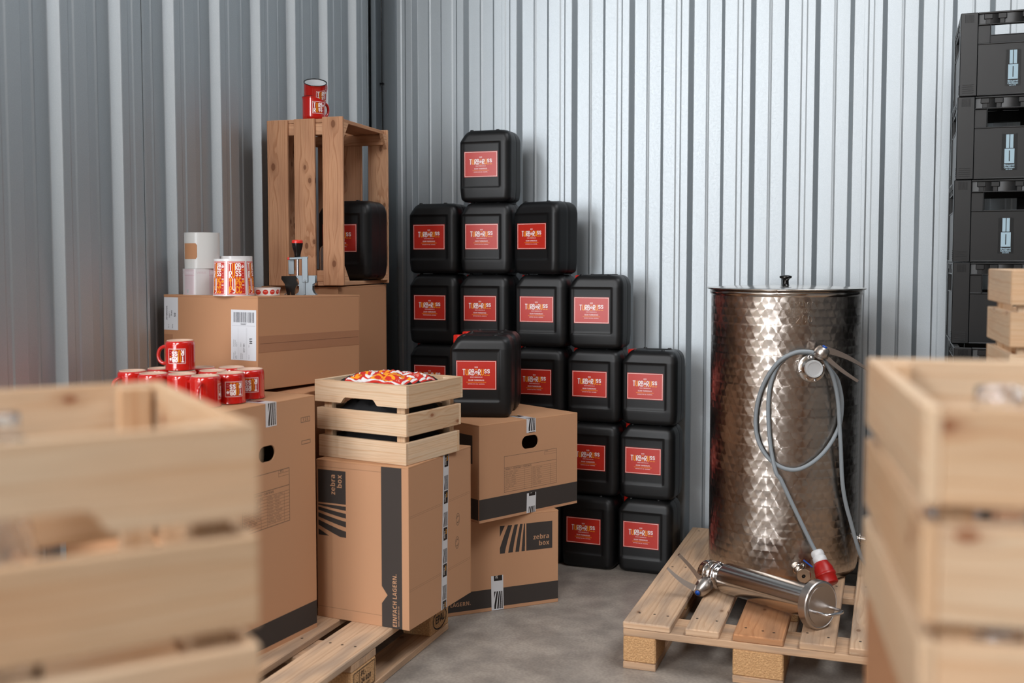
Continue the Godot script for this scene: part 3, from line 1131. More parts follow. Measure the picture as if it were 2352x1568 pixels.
func build_cartons():
	var k := 1500.0
	var ink: Color = M.carton_ink
	var col: Color = M.carton_col
	var crease := col.darkened(0.16)
	var mark := zebra_mark(k)
	# box on its end, under the crate of shirts
	var w := 0.324
	var d := 0.402
	var h := 0.487
	var img := face_print(w, h, k)
	var m2 := mark.duplicate()
	m2.rotate_90(COUNTERCLOCKWISE)
	img.blend_rect(m2, Rect2i(Vector2i.ZERO, m2.get_size()), Vector2i(int(0.006 * k), int(0.026 * k)))
	img.fill_rect(Rect2i(int(0.231 * k), 0, int(0.07 * k), int(h * k)), ink)
	for j in 80:
		var ww := int((1.0 - absf(j - 40.0) / 40.0) * 0.02 * k)
		img.fill_rect(Rect2i(int(0.231 * k), int(0.388 * k) + j - 40, ww, 1), col)
	var t := canvas(260, 44, Color(col, 0.0))
	words(t, "EINFACH LAGERN.", 8, 30, 28, col)
	stamp_turned(img, t, int(0.262 * k), int(0.315 * k), 1)
	var t2 := canvas(120, 16, Color(col, 0.0))
	words(t2, "www.zebrabox.ch", 2, 11, 11, col)
	stamp_turned(img, t2, int(0.284 * k), int(0.4 * k), 1)
	for y in [0.016, 0.452]:
		img.fill_rect(Rect2i(0, int(y * k), int(0.23 * k), 3), crease)
	var side := face_print(0.392, h, k)
	for y in [0.145, 0.15, 0.365, 0.37]:
		side.fill_rect(Rect2i(0, int(y * k), int(0.392 * k), 2), crease)
	for c in [Vector2(0.305, 0.22), Vector2(0.3, 0.295)]:
		stroke(side, arc(c * k, Vector2(0.012, 0.019) * k, 0, 360, 24), 1.6, ink.lerp(col, 0.45))
		stroke(side, arc(c * k, Vector2(0.007, 0.011) * k, 20, 130, 8), 2.6, ink.lerp(col, 0.5))
		stroke(side, arc(c * k, Vector2(0.007, 0.011) * k, 200, 310, 8), 2.6, ink.lerp(col, 0.5))
	var b := carton("brown moving box with striped zebra mark standing on end under the crate of shirts", at(1.314, 0.144, 2.431, -4.9), w, d, h, M.carton, {"front": printed(img, 0.8), "right": printed(side, 0.8)}, Vector3.ZERO, "x")
	ribbon(b, [Vector3(0.14, h + 0.0006, -0.031), Vector3(w * 0.5 + 0.0006, h + 0.0006, -0.031), Vector3(w * 0.5 + 0.0006, 0.002, -0.012)], Vector3(0, 0, -1), 0.036, [Vector3.UP, Vector3.RIGHT], 0.03, 0.115)
	# tall box at the left with a hand hole
	w = 0.43
	d = 0.55
	h = 0.696
	img = face_print(w, h, 1100.0)
	var kk := 1100.0
	contents_list(img, Rect2i(int(0.11 * kk), int(0.19 * kk), int(0.2 * kk), int(0.155 * kk)), kk)
	img.fill_rect(Rect2i(0, int(0.612 * kk), int(w * kk), int(0.07 * kk)), ink)
	rect_line(img, Rect2i(int(0.365 * kk), int(0.055 * kk), int(0.043 * kk), int(0.016 * kk)), 2, ink.lerp(col, 0.4))
	words(img, "1 2 3", 0.387 * kk, 0.067 * kk, 13, ink.lerp(col, 0.4), 0.5)
	rect_line(img, Rect2i(int(0.367 * kk), int(0.123 * kk), int(0.042 * kk), int(0.012 * kk)), 2, ink.lerp(col, 0.4))
	var a := carton("tall brown moving box with a hand hole, standing under the red mugs", at(0.886, 0.144, 2.887, 83.08), w, d, h, M.carton, {"front": printed(img, 0.8)}, Vector3(h - 0.14, 0.0125, 0.0225))
	ribbon(a, [Vector3(0.018, h + 0.0006, -0.2), Vector3(0.018, h + 0.0006, d * 0.5 + 0.0006), Vector3(0.018, h - 0.066, d * 0.5 + 0.0006)], Vector3(1, 0, 0), 0.046, [Vector3.UP, Vector3.BACK], 0.01, 0.16)
	# upper box of the turned pair
	w = 0.469
	d = 0.45
	h = 0.337
	img = face_print(w, h, k)
	contents_list(img, Rect2i(int(0.112 * k), int(0.116 * k), int(0.252 * k), int(0.129 * k)), k)
	img.fill_rect(Rect2i(0, int(0.255 * k), int(w * k), int(0.073 * k)), ink)
	var lside := face_print(0.44, h, k)
	lside.blend_rect(mark, Rect2i(Vector2i.ZERO, mark.get_size()), Vector2i(int(0.205 * k), int(0.034 * k)))
	lside.fill_rect(Rect2i(0, int(0.255 * k), int(0.44 * k), int(0.073 * k)), ink)
	var c_ := carton("brown moving box with contents list and hand hole under the two front canisters", at(1.383, 0.3372, 1.792, 61.15), w, d, h, M.carton, {"front": printed(img, 0.8), "left": printed(lside, 0.8)}, Vector3(h - 0.082, 0.0165, 0.0235))
	ribbon(c_, [Vector3(0.004, h + 0.0006, 0.13), Vector3(0.004, h + 0.0006, d * 0.5 + 0.0006), Vector3(0.004, h - 0.049, d * 0.5 + 0.0006)], Vector3(1, 0, 0), 0.044, [Vector3.UP, Vector3.BACK], 0.09, 0.16)
	ribbon(c_, [Vector3(0.006, 0.0725, d * 0.5 + 0.0006), Vector3(0.004, 0.0015, d * 0.5 + 0.0006)], Vector3(1, 0, 0), 0.044, [Vector3.BACK], 0.118, 0.16)
	# lower box on the floor
	w = 0.49
	d = 0.34
	img = face_print(w, h, k)
	img.blend_rect(mark, Rect2i(Vector2i.ZERO, mark.get_size()), Vector2i(int(0.262 * k), int(0.033 * k)))
	img.fill_rect(Rect2i(0, int(0.257 * k), int(w * k), int(0.067 * k)), ink)
	words(img, "EINFACH LAGERN.", 0.153 * k, 0.304 * k, 28, col, 1.0)
	var d_ := carton("brown moving box with striped zebra mark standing on the concrete floor", at(1.365, 0, 1.863, 42.97), w, d, h, M.carton, {"front": printed(img, 0.8)})
	ribbon(d_, [Vector3(0.006, 0.125, d * 0.5 + 0.0006), Vector3(0.008, 0.0015, d * 0.5 + 0.0006)], Vector3(1, 0, 0), 0.046, [Vector3.BACK], 0.11, 0.16)
	# plain parcel with the bar code label
	w = 0.386
	d = 0.514
	h = 0.284
	var tilt := Transform3D(Basis(Vector3.UP, deg_to_rad(-8.07)) * Basis(Vector3.RIGHT, deg_to_rad(-1.2)), Vector3(0.832, 0.8372, 2.42))
	var e := carton("plain brown parcel with a white bar code label under the sticker rolls", tilt, w, d, h, M.carton_plain, {}, Vector3.ZERO, "x")
	part("shipping_label", sheet(0.099, 0.153), printed(barcode_label(), 0.4), e, at(0.138, h - 0.118, d * 0.5 + 0.0004))
	part("address_label", sheet(0.06, 0.103), printed(address_label(), 0.4), e, at(-0.161, h - 0.06, d * 0.5 + 0.0004))
	var band := begin()
	cbox(band, Transform3D(Basis(), Vector3(w * 0.5 + 0.0003, h - 0.145, 0)), Vector3(0.0006, 0.05, d - 0.004), 0.0001)
	part("parcel_tape", done(band), M.tape_brown, e)
	band = begin()
	cbox(band, Transform3D(Basis(), Vector3(-w * 0.5 + 0.02, h - 0.15, d * 0.5 + 0.0002)), Vector3(0.036, 0.05, 0.0004), 0.0001)
	part("parcel_tape", done(band), M.tape_brown, e)
	var slit := begin()
	cbox(slit, Transform3D(Basis(), Vector3(w * 0.5 + 0.0007, h - 0.143, 0)), Vector3(0.0004, 0.0016, d - 0.02), 0.0001)
	part("seam", done(slit), std(Color(0.5, 0.34, 0.25), 0.7), e)
	# cartons that carry the parcel and the upright crate
	carton("plain brown box supporting the back of the bar code parcel", at(0.855, 0.144, 2.4), 0.46, 0.4, 0.684, M.carton_plain)
	carton("tall plain brown box in the corner under the upright fruit crate", at(0.768, 0, 1.905, 1.5), 0.31, 0.4, 1.14, M.carton_plain)

func barcode_label() -> Image:
	var ink := Color(0.28, 0.29, 0.31)
	var img := canvas(300, 464, Color(0.83, 0.84, 0.86))
	var x := 30
	var r := RandomNumberGenerator.new()
	r.seed = 9
	while x < 268:
		var w := r.randi_range(2, 9)
		img.fill_rect(Rect2i(x, 22, w, 94), ink)
		x += w + r.randi_range(3, 8)
	words(img, "594807", 150, 138, 20, ink, 0.5)
	img.fill_rect(Rect2i(12, 146, 276, 2), Color(0.6, 0.61, 0.64))
	var t := canvas(310, 276, Color(ink, 0.0))
	for l in [["Absender", 8, 22], ["Lager Nord", 8, 40], ["8050", 8, 58], ["Empfänger", 120, 22], ["Turboruss", 120, 40], ["Halle 3", 120, 58], ["Sendung", 8, 108], ["Gewicht", 8, 126], ["Stück 1", 120, 108], ["Datum", 8, 206], ["Ref.", 120, 206]]:
		words(t, l[0], l[1], l[2], 14, ink.lightened(0.2), 0.0, false)
	words(t, "477 191", 70, 150, 24, ink)
	words(t, "H1", 150, 240, 46, ink.darkened(0.5))
	for y in [70, 168, 176]:
		t.fill_rect(Rect2i(6, y, 290, 1), ink.lightened(0.3))
	stamp_turned(img, t, 14, 152, 1)
	return img

func address_label() -> Image:
	var ink := Color(0.25, 0.25, 0.28)
	var img := canvas(180, 310, Color(0.83, 0.84, 0.86))
	var t := canvas(300, 170, Color(ink, 0.0))
	words(t, "ATTENTION", 90, 40, 24, ink)
	words(t, "Lager 1", 110, 70, 18, ink, 0.0, false)
	words(t, "Platz", 130, 100, 22, ink)
	words(t, "50", 118, 148, 36, ink)
	words(t, "Tor 2", 10, 60, 16, ink, 0.0, false)
	words(t, "Reihe", 10, 110, 16, ink, 0.0, false)
	stamp_turned(img, t, 4, 4, 1)
	return img

# ------------------------------------------------------------------ canisters
func can_body() -> ArrayMesh:
	var st := begin()
	st.set_smooth_group(1)
	var hw := 0.111
	var hd := 0.0825
	var top := 0.2835
	var ys := [0.0, 0.002, 0.006, 0.012, 0.02, 0.032, 0.044, 0.053, 0.0565, 0.06, 0.0635, 0.07, 0.09, 0.12, 0.15, 0.18, 0.21, 0.232, 0.2405, 0.2435, 0.2465, 0.25, 0.255, 0.262, 0.268, 0.273, 0.277, 0.2805, 0.2825, 0.2835]
	var nx := 34
	var nc := 8
	var nz := 20
	var rows := []
	for y in ys:
		# inset of the four sides at this height
		var il := 0.0
		var ir := 0.0
		var iz := 0.0
		if y < 0.05:
			var t: float = (0.05 - y) / 0.05
			il = 0.005 * t + 0.012 * pow(clampf((0.016 - y) / 0.016, 0, 1), 2.2)
			ir = il
			iz = 0.003 * t + 0.011 * pow(clampf((0.016 - y) / 0.016, 0, 1), 2.2)
		if y > 0.244:
			var t: float = (y - 0.244) / (top - 0.244)
			il = 0.031 * pow(t, 1.1) + 0.006 * pow(clampf((t - 0.85) / 0.15, 0, 1), 2.0)
			ir = 0.03 * (1.0 - sqrt(maxf(0.0, 1.0 - t * t)))
			iz = 0.006 * t + 0.016 * pow(clampf((t - 0.5) / 0.5, 0, 1), 2.4)
		var x0 := -hw + il
		var x1 := hw - ir
		var z1 := hd - iz
		var rc := 0.026
		var ring := []
		# from the front left, counter-clockwise seen from above
		var corner := [[Vector2(x1 - rc, z1 - rc), 90.0], [Vector2(x1 - rc, -z1 + rc), 0.0], [Vector2(x0 + rc, -z1 + rc), -90.0], [Vector2(x0 + rc, z1 - rc), -180.0]]
		for sidei in 4:
			var c0: Vector2 = corner[(sidei + 3) % 4][0]
			var a0: float = corner[sidei][1]
			var c: Vector2 = corner[sidei][0]
			var from := Vector2(c0.x, z1) if sidei == 0 else Vector2(x1, c0.y) if sidei == 1 else Vector2(c0.x, -z1) if sidei == 2 else Vector2(x0, c0.y)
			var to := Vector2(c.x, z1) if sidei == 0 else Vector2(x1, c.y) if sidei == 1 else Vector2(c.x, -z1) if sidei == 2 else Vector2(x0, c.y)
			var n := nx if sidei % 2 == 0 else nz
			for i in n:
				ring.append(from.lerp(to, float(i) / n))
			for i in nc:
				var a := deg_to_rad(a0 - 90.0 * i / nc)
				ring.append(c + Vector2(cos(a), sin(a)) * rc)
		var line := []
		for q in ring:
			var p := Vector3(q.x, y + 0.0073 * clampf((y - 0.2465) / 0.037, 0.0, 1.0), q.y)
			var px := smoothstep(-0.1, -0.0965, p.x) * (1.0 - smoothstep(0.0655, 0.071, p.x))
			var py := smoothstep(0.0555, 0.0625, p.y) * (1.0 - smoothstep(0.2395, 0.2435, p.y))
			if p.z > z1 - 0.012:
				p.z -= 0.0035 * px * py
			elif p.z < -z1 + 0.012:
				p.z += 0.0035 * px * py
			# waist groove on the narrow sides
			if p.x > hw - 0.05 or p.x < -hw + 0.04:
				p.x -= signf(p.x) * 0.0016 * exp(-pow(p.z / 0.007, 2.0)) * (1.0 if absf(q.y) < hd - rc else 0.0)
			line.append(p)
		rows.append(line)
	var m: int = rows[0].size()
	for j in rows.size() - 1:
		for i in m:
			var a: Vector3 = rows[j][i]
			var b: Vector3 = rows[j][(i + 1) % m]
			var c: Vector3 = rows[j + 1][(i + 1) % m]
			var d: Vector3 = rows[j + 1][i]
			var u := Vector2.ZERO
			face(st, [a, b, c, d], [u, u, u, u], Vector3((a.x + c.x) * 0.5, 0.0, (a.z + c.z) * 0.5).normalized() + Vector3(0, -0.4 if j < 3 else 0.4 if j > rows.size() - 5 else 0.0, 0))
	for e in [0, rows.size() - 1]:
		var c := Vector3(0, rows[e][0].y, 0)
		for i in m:
			face(st, [c, rows[e][i], rows[e][(i + 1) % m]], [Vector2.ZERO, Vector2.ZERO, Vector2.ZERO], Vector3.DOWN if e == 0 else Vector3.UP)
	return done(st)

func make_canister(label: String, xf: Transform3D, group: String) -> Node3D:
	var o := thing("canister", label, "canister", xf, group)
	part("body", can_body(), M.black_can, o)
	part("label", sheet(0.144, 0.104), M.label, o, at(-0.0145, 0.152, 0.0825 - 0.0033))
	# screw cap on the sloping shoulder end
	var st := begin()
	lathe(st, [[Vector2(0.0235, 0.25), Vector2(0.0235, 0.2875)], [Vector2(0.0235, 0.2875), Vector2(0.0225, 0.2887)], [Vector2(0.0225, 0.2887), Vector2(0, 0.2887)]], 28, at(-0.0835, 0, -0.012))
	for i in 22:
		var a := TAU * i / 22.0
		cbox(st, Transform3D(Basis(Vector3.UP, a), Vector3(-0.0835 + sin(a) * 0.0238, 0.272, -0.012 + cos(a) * 0.0238)), Vector3(0.003, 0.03, 0.0016), 0.0005)
	part("screw_cap", done(st), M.red_plastic, o)
	st = begin()
	tube(st, smooth_path([Vector3(-0.04, 0.272, -0.012), Vector3(-0.034, 0.285, -0.012), Vector3(-0.02, 0.2868, -0.012), Vector3(0.03, 0.2872, -0.012), Vector3(0.065, 0.2866, -0.012), Vector3(0.08, 0.276, -0.012)], 5), 0.0072, 10)
	part("handle", done(st), M.black_can, o)
	st = begin()
	for p in [Vector2(-0.062, 0.052), Vector2(0.05, 0.052), Vector2(0.05, -0.055), Vector2(-0.05, -0.058)]:
		lathe(st, [[Vector2(0.009, 0.282), Vector2(0.0085, 0.2915), Vector2(0.006, 0.2942)], [Vector2(0.006, 0.2942), Vector2(0, 0.2942)]], 14, at(p.x, 0, p.y))
	part("stacking_studs", done(st), M.black_can, o)
	return o

func build_canisters():
	var h := CAN_H
	var gr := "black canisters stacked against the back wall"
	var first := make_canister("black canister with red label crowning the stack, alone on the topmost row", at(1.196, 5 * h, 1.289, 1.5), gr)
	var spots := [
		[0.966, 4, 1.29, -0.5, "black canister with red label in the second row from the top, beside the fruit crate"],
		[1.2, 4, 1.289, 0.5, "black canister with red label directly beneath the topmost canister"],
		[1.441, 4, 1.297, -18.0, "black canister turned askew showing its side, on the second row from the top"],
		[0.966, 3, 1.289, 0.6, "black canister with red label in the third row, nearest the hall corner"],
		[1.194, 3, 1.29, -0.4, "black canister in the third row, just above the red caps of the two front canisters"],
		[1.44, 3, 1.288, -1.5, "black canister in the third row carrying the askew one"],
		[1.669, 3, 1.289, -0.3, "black canister ending the third row with bare wall beside it and nothing on top"],
		[0.966, 2, 1.29, 0.3, "black canister half hidden behind the crate of shirts, under the stack's corner column"],
		[1.43, 2, 1.289, 0.2, "black canister whose label is half covered by the rear one of the two front canisters"],
		[1.664, 2, 1.289, -2.0, "black canister under the end of the third row, its whole label above the list box"],
		[1.89, 2, 1.29, -2.2, "black canister topping the column next to the tank, its red cap visible"],
		[1.66, 1, 1.291, -2.0, "black canister with its label cut off by the box with the contents list"],
		[1.884, 1, 1.291, -2.2, "black canister in the middle of the three-high column next to the tank"],
		[1.647, 0, 1.306, -2.5, "black canister on the floor beside the lower zebra box"],
		[1.88, 0, 1.3, -2.2, "black canister on the floor next to the pallet with the tank"]]
	for s in spots:
		copy_thing(first, "canister", s[4], at(s[0], s[1] * h, s[2], s[3]), gr)
	for s in [[1.2, 2, 1.29], [0.966, 1, 1.29], [1.2, 1, 1.29], [1.431, 1, 1.29], [0.966, 0, 1.29], [1.2, 0, 1.29], [1.424, 0, 1.295]]:
		copy_thing(first, "canister", "black canister of the lower rows, covered from view by the brown boxes before it", at(s[0], s[1] * h, s[2]), gr)
	copy_thing(first, "canister", "black canister with red cap and full label, front one on the contents list box", at(1.385, 0.6747, 1.862, 15.0), "two canisters on the moving box")
	copy_thing(first, "canister", "black canister behind another on the contents list box, only its side and cap showing", at(1.349, 0.6747, 1.692, 13.0), "two canisters on the moving box")
	copy_thing(first, "canister", "black canister inside the upright fruit crate behind its slats", at(0.836, 1.1645, 1.815, 0.0))

# ------------------------------------------------------------------ black bottle crates
func crate_logo() -> Image:
	var c := Color(0.62, 0.72, 0.77)
	var img := canvas(128, 320, Color(c, 0.0))
	img.fill_rect(Rect2i(34, 4, 26, 120), c)
	img.fill_rect(Rect2i(67, 4, 26, 120), c)
	img.fill_rect(Rect2i(24, 130, 80, 128), c)
	img.fill_rect(Rect2i(60, 146, 8, 94), Color(c, 0.0))
	words(img, "Brauerei", 64, 282, 24, c, 0.5, true, 0.86)
	words(img, "Oerlikon", 64, 302, 24, c, 0.5, true, 0.86)
	words(img, "seit 2010", 64, 316, 13, c, 0.5)
	return img

func make_bottle_crate(label: String, xf: Transform3D, group: String) -> Node3D:
	var w := 0.32
	var d := 0.41
	var h := 0.271
	var o := thing("bottle_crate", label, "crate", xf, group)
	var st := begin()
	var t := 0.006
	# corner posts
	for sx in [-1.0, 1.0]:
		for sz in [-1.0, 1.0]:
			cbox(st, Transform3D(Basis(), Vector3(sx * (w * 0.5 - 0.0265), h * 0.5, sz * (d * 0.5 - t * 0.5))), Vector3(0.053, h - 0.002, t), 0.002)
			cbox(st, Transform3D(Basis(), Vector3(sx * (w * 0.5 - t * 0.5), h * 0.5, sz * (d * 0.5 - 0.0265))), Vector3(t, h - 0.002, 0.053), 0.002)
			for i in 8:
				cbox(st, Transform3D(Basis(), Vector3(sx * (w * 0.5 - 0.014 - i * 0.0036), h - 0.02, sz * (d * 0.5 + 0.0006))), Vector3(0.0014, 0.026, 0.0016), 0.0004)
			for i in 5:
				cbox(st, Transform3D(Basis(), Vector3(sx * (w * 0.5 - 0.026), 0.012 + i * 0.0065, sz * (d * 0.5 + 0.0006))), Vector3(0.034, 0.0018, 0.0016), 0.0004)
				cbox(st, Transform3D(Basis(), Vector3(sx * (w * 0.5 + 0.0006), 0.012 + i * 0.0065, sz * (d * 0.5 - 0.026))), Vector3(0.0016, 0.0018, 0.034), 0.0004)
	part("corner_posts", done(st), M.black_crate, o)
	# long and short walls with grip openings
	for q in [[w, d, 0.0], [w, d, 180.0], [d, w, 90.0], [d, w, -90.0]]:
		var ww: float = q[0] - 0.106
		var zz: float = q[1] * 0.5 - 0.007
		var bt := Transform3D(Basis(Vector3.UP, deg_to_rad(q[2])), Vector3.ZERO)
		st = begin()
		cbox(st, bt * at(0, 0.0865, zz), Vector3(ww, 0.169, 0.005), 0.0015)
		cbox(st, bt * at(0, 0.168, zz - 0.004), Vector3(ww, 0.005, 0.018), 0.0015)
		cbox(st, bt * at(0, 0.003, zz + 0.002), Vector3(ww, 0.005, 0.009), 0.0015)
		for s in [-1.0, 1.0]:
			cbox(st, bt * at(s * (ww * 0.5 - 0.0185), 0.199, zz - 0.004), Vector3(0.037, 0.06, 0.004), 0.0012)
			cbox(st, bt * at(s * (ww * 0.5 - 0.0375), 0.199, zz), Vector3(0.003, 0.06, 0.012), 0.001)
		part("wall_panel", done(st), M.black_crate, o)
		st = begin()
		# scalloped top rail: the pockets for the bottle necks bulge outward
		var n := int(round(ww / 0.077))
		var prof := []
		for i in n * 10 + 1:
			var x := -ww * 0.5 + ww * i / (n * 10.0)
			prof.append(Vector2(x, zz - 0.004 + 0.0065 * absf(sin(PI * i / 10.0))))
		st.set_smooth_group(1)
		for i in prof.size() - 1:
			var a: Vector2 = prof[i]
			var b: Vector2 = prof[i + 1]
			var u := Vector2.ZERO
			face(st, [bt * Vector3(a.x, 0.232, a.y), bt * Vector3(b.x, 0.232, b.y), bt * Vector3(b.x, h - 0.006, b.y), bt * Vector3(a.x, h - 0.006, a.y)], [u, u, u, u], bt.basis * Vector3(0, 0, 1))
		st.set_smooth_group(-1)
		cbox(st, bt * at(0, 0.2305, zz - 0.004), Vector3(ww, 0.004, 0.018), 0.0012)
		cbox(st, bt * at(0, h - 0.004, zz - 0.003), Vector3(ww, 0.006, 0.019), 0.0015)
		cbox(st, bt * at(0, 0.25, zz - 0.011), Vector3(ww, 0.036, 0.003), 0.001)
		for i in range(0, n + 1):
			var x := clampf(-ww * 0.5 + ww * i / float(n), -ww * 0.5 + 0.03, ww * 0.5 - 0.03)
			cbox(st, bt * at(x, h - 0.016, zz + 0.002), Vector3(0.026, 0.017, 0.008), 0.0015)
			cbox(st, bt * at(x, h - 0.031, zz), Vector3(0.015, 0.016, 0.007), 0.001)
		part("top_rail", done(st), M.black_crate, o)
	st = begin()
	for i in 5:
		cbox(st, at(-w * 0.5 + w * (i + 0.5) / 5.0, 0.006, 0), Vector3(0.012, 0.008, d - 0.016), 0.001)
	for i in 6:
		cbox(st, at(0, 0.006, -d * 0.5 + d * (i + 0.5) / 6.0), Vector3(w - 0.016, 0.008, 0.012), 0.001)
	part("floor_grid", done(st), M.black_crate, o)
	st = begin()
	for i in [-0.077, 0.0, 0.077]:
		cbox(st, at(i, 0.058, 0), Vector3(0.003, 0.1, d - 0.02), 0.0008)
	for i in [-0.154, -0.077, 0.0, 0.077, 0.154]:
		cbox(st, at(0, 0.058, i), Vector3(w - 0.02, 0.1, 0.003), 0.0008)
	part("dividers", done(st), M.black_crate, o)
	var im := crate_logo()
	part("logo", sheet(0.047, 0.1175, 0.0003), ink_decal(im), o, at(0.0, 0.0865, d * 0.5 - 0.0045))
	return o

func build_bottle_crates():
	var g := "stack of black bottle crates"
	var x := 2.97 + 0.16
	var z := 1.612 - 0.205
	var b := 0.144
	make_pallet("wooden pallet beneath the stack of black bottle crates, out of view behind the pine crate", at(3.37, 0, 1.74), -1)
	var c := make_bottle_crate("topmost black bottle crate of the stack, its grip hole open to the wall", at(x, b + 6 * 0.271, z), g)
	copy_thing(c, "bottle_crate", "black bottle crate second from the top of the stack", at(x - 0.004, b + 5 * 0.271, z), g)
	copy_thing(c, "bottle_crate", "black bottle crate third from the top of the stack", at(x - 0.008, b + 4 * 0.271, z), g)
	copy_thing(c, "bottle_crate", "black bottle crate fourth from the top, partly behind the small pine crate", at(x - 0.006, b + 3 * 0.271, z), g)
	copy_thing(c, "bottle_crate", "black bottle crate pulled forward beneath the fourth, its top rim showing", at(x - 0.004, b + 2 * 0.271, z + 0.15), g)
	for i in 2:
		copy_thing(c, "bottle_crate", "black bottle crate at the foot of the stack, hidden by the pine crate of bottles", at(x, b + i * 0.271, z + 0.1), g)

# ------------------------------------------------------------------ upright fruit crate
func build_fruit_crate():
	var w := 0.295
	var d := 0.423
	var h := 0.588
	var yaw := 4.6
	var fr := Vector3(0.967, 0, 2.128)
	var bas := Basis(Vector3.UP, deg_to_rad(yaw))
	var c := fr - bas * Vector3(w * 0.5, 0, d * 0.5)
	c.y = 1.1425
	var o := thing("fruit_crate", "old slatted wooden fruit crate standing upright on end in the corner", "crate", Transform3D(bas, c))
	var sp := Vector2(1.0, 0.25)
	var sw := 0.079
	var t := 0.012
	for side in [1.0, -1.0]:
		var i := 0
		for x in [-w * 0.5 + sw * 0.5 + 0.004, 0.0, w * 0.5 - sw * 0.5]:
			plank("slat", Vector3(sw + rng.randf_range(-0.002, 0.002), h - 0.004 + (0.004 if i == 2 else 0.0), t), M.old, sp, o, Transform3D(Basis(Vector3.BACK, rng.randf_range(-0.003, 0.003)), Vector3(x, h * 0.5 + 0.001 + (i - 1) * 0.002, side * (d * 0.5 - t * 0.5))), 0.0018)
			i += 1
	# boards of the crate's bottom, now its far side
	for z in [-0.135, -0.01, 0.115]:
		plank("bottom_board", Vector3(t, h - 0.01, 0.112), M.old, sp, o, at(-w * 0.5 - t * 0.5, h * 0.5, z), 0.0015)
	# end boards, top and bottom, with battens and corner fillets
	for y in [0.008, h - 0.008]:
		var s := 1.0 if y < 0.1 else -1.0
		for x in [-0.075, 0.075] if s < 0 else [-0.08, 0.0, 0.08]:
			plank("end_board", Vector3(0.122 if s < 0 else 0.078, 0.014, d - 2.0 * t - 0.002), M.old, sp, o, at(x, y, 0), 0.0015)
		for z in [-1.0, 1.0]:
			plank("batten", Vector3(w - 0.012, 0.04, 0.02), M.old, sp, o, at(-0.004, y + s * 0.028, z * (d * 0.5 - t - 0.011)), 0.0015)
	var fil := begin()
	var tri := PackedVector2Array([Vector2(0, 0), Vector2(0.042, 0), Vector2(0, 0.055)])
	for z in [-1.0, 1.0]:
		for y in [0.0, 1.0]:
			var bb := Basis(Vector3(0, 0, -z), Vector3(0, 1.0 - 2.0 * y, 0), Vector3(1, 0, 0))
			var xf := Transform3D(bb, Vector3(w * 0.5 - 0.008, 0.0155 if y < 0.5 else h - 0.0155, z * (d * 0.5 - t - 0.0005)))
			var f := begin()
			slab(f, tri, 0.014, xf, Vector2(0.3, 0.1))
			part("corner_fillet", done(f), M.old[0], o)
	# black-rimmed jar in front of the canister
	var j := thing("glass_jar", "clear glass jar standing in the upright fruit crate before the canister", "jar", at(0.862, 1.1645, 2.035))
	part("jar_body", lathe_mesh([[Vector2(0.0, 0.0), Vector2(0.036, 0.0), Vector2(0.0395, 0.004), Vector2(0.0395, 0.1), Vector2(0.036, 0.115), Vector2(0.0265, 0.124), Vector2(0.0265, 0.132), Vector2(0.0245, 0.132), Vector2(0.0245, 0.1235), Vector2(0.0335, 0.114), Vector2(0.0365, 0.099), Vector2(0.0365, 0.008), Vector2(0.033, 0.005), Vector2(0.0, 0.005)]], 32), M.glass, j)

# ------------------------------------------------------------------ pine crates
func notched(len: float, hh: float) -> PackedVector2Array:
	var a := len * 0.5
	var b := hh * 0.5
	var p := PackedVector2Array([Vector2(-a, -b)])
	var n := hh * 0.27
	var l := -0.16 * len
	var r := 0.14 * len
	for q in [Vector2(l - n * 1.0, -b), Vector2(l - n * 0.75, -b + n * 0.2), Vector2(l - n * 0.3, -b + n * 0.8), Vector2(l, -b + n), Vector2(r, -b + n), Vector2(r + n * 0.3, -b + n * 0.8), Vector2(r + n * 0.75, -b + n * 0.2), Vector2(r + n, -b)]:
		p.append(q)
	p.append_array(PackedVector2Array([Vector2(a, -b), Vector2(a, b), Vector2(-a, b)]))
	return p

func make_pine_crate(label: String, xf: Transform3D, w: float, d: float, notch: bool, slat := CRATE_SLAT, gap := CRATE_GAP, lean := 0.0, group := "") -> Node3D:
	var o := thing("pine_crate", label, "crate", xf, group)
	var t := 0.012
	var sp: Vector2 = M.pine_size
	var h := 3 * slat + 2 * gap
	for k in 3:
		var y := slat * 0.5 + k * (slat + gap)
		var g := 1.0 + lean * (k - 1)
		for s in [-1.0, 1.0]:
			if k == 2 and notch:
				var st := begin()
				slab(st, notched(w * g, slat), t, Transform3D(), Vector2(rng.randf_range(0.25, 0.7), rng.randf_range(0.08, 0.17)))
				part("slat", done(st), M.pine[0], o, at(0, y, s * (d * g * 0.5 - t * 0.5)))
			else:
				plank("slat", Vector3(w * g, slat, t), M.pine, sp, o, at(0, y, s * (d * g * 0.5 - t * 0.5)), 0.0015)
			plank("slat", Vector3(t, slat, d * g - 2 * t - 0.0005), M.pine, sp, o, at(s * (w * g * 0.5 - t * 0.5), y, 0), 0.0015)
	for sx in [-1.0, 1.0]:
		for sz in [-1.0, 1.0]:
			plank("corner_post", Vector3(0.03, h - 0.004, 0.022), M.pine, sp, o, at(sx * (w * 0.5 - t - 0.0155 - 0.004), h * 0.5, sz * (d * 0.5 - t - 0.0115 - 0.004)), 0.0015)
	for i in 4:
		plank("bottom_slat", Vector3(w - 2 * t - 0.014, 0.008, (d - 0.04) / 4.0 - 0.01), M.pine, sp, o, at(0, 0.005, -d * 0.5 + 0.02 + (d - 0.04) * (i + 0.5) / 4.0), 0.001)
	return o

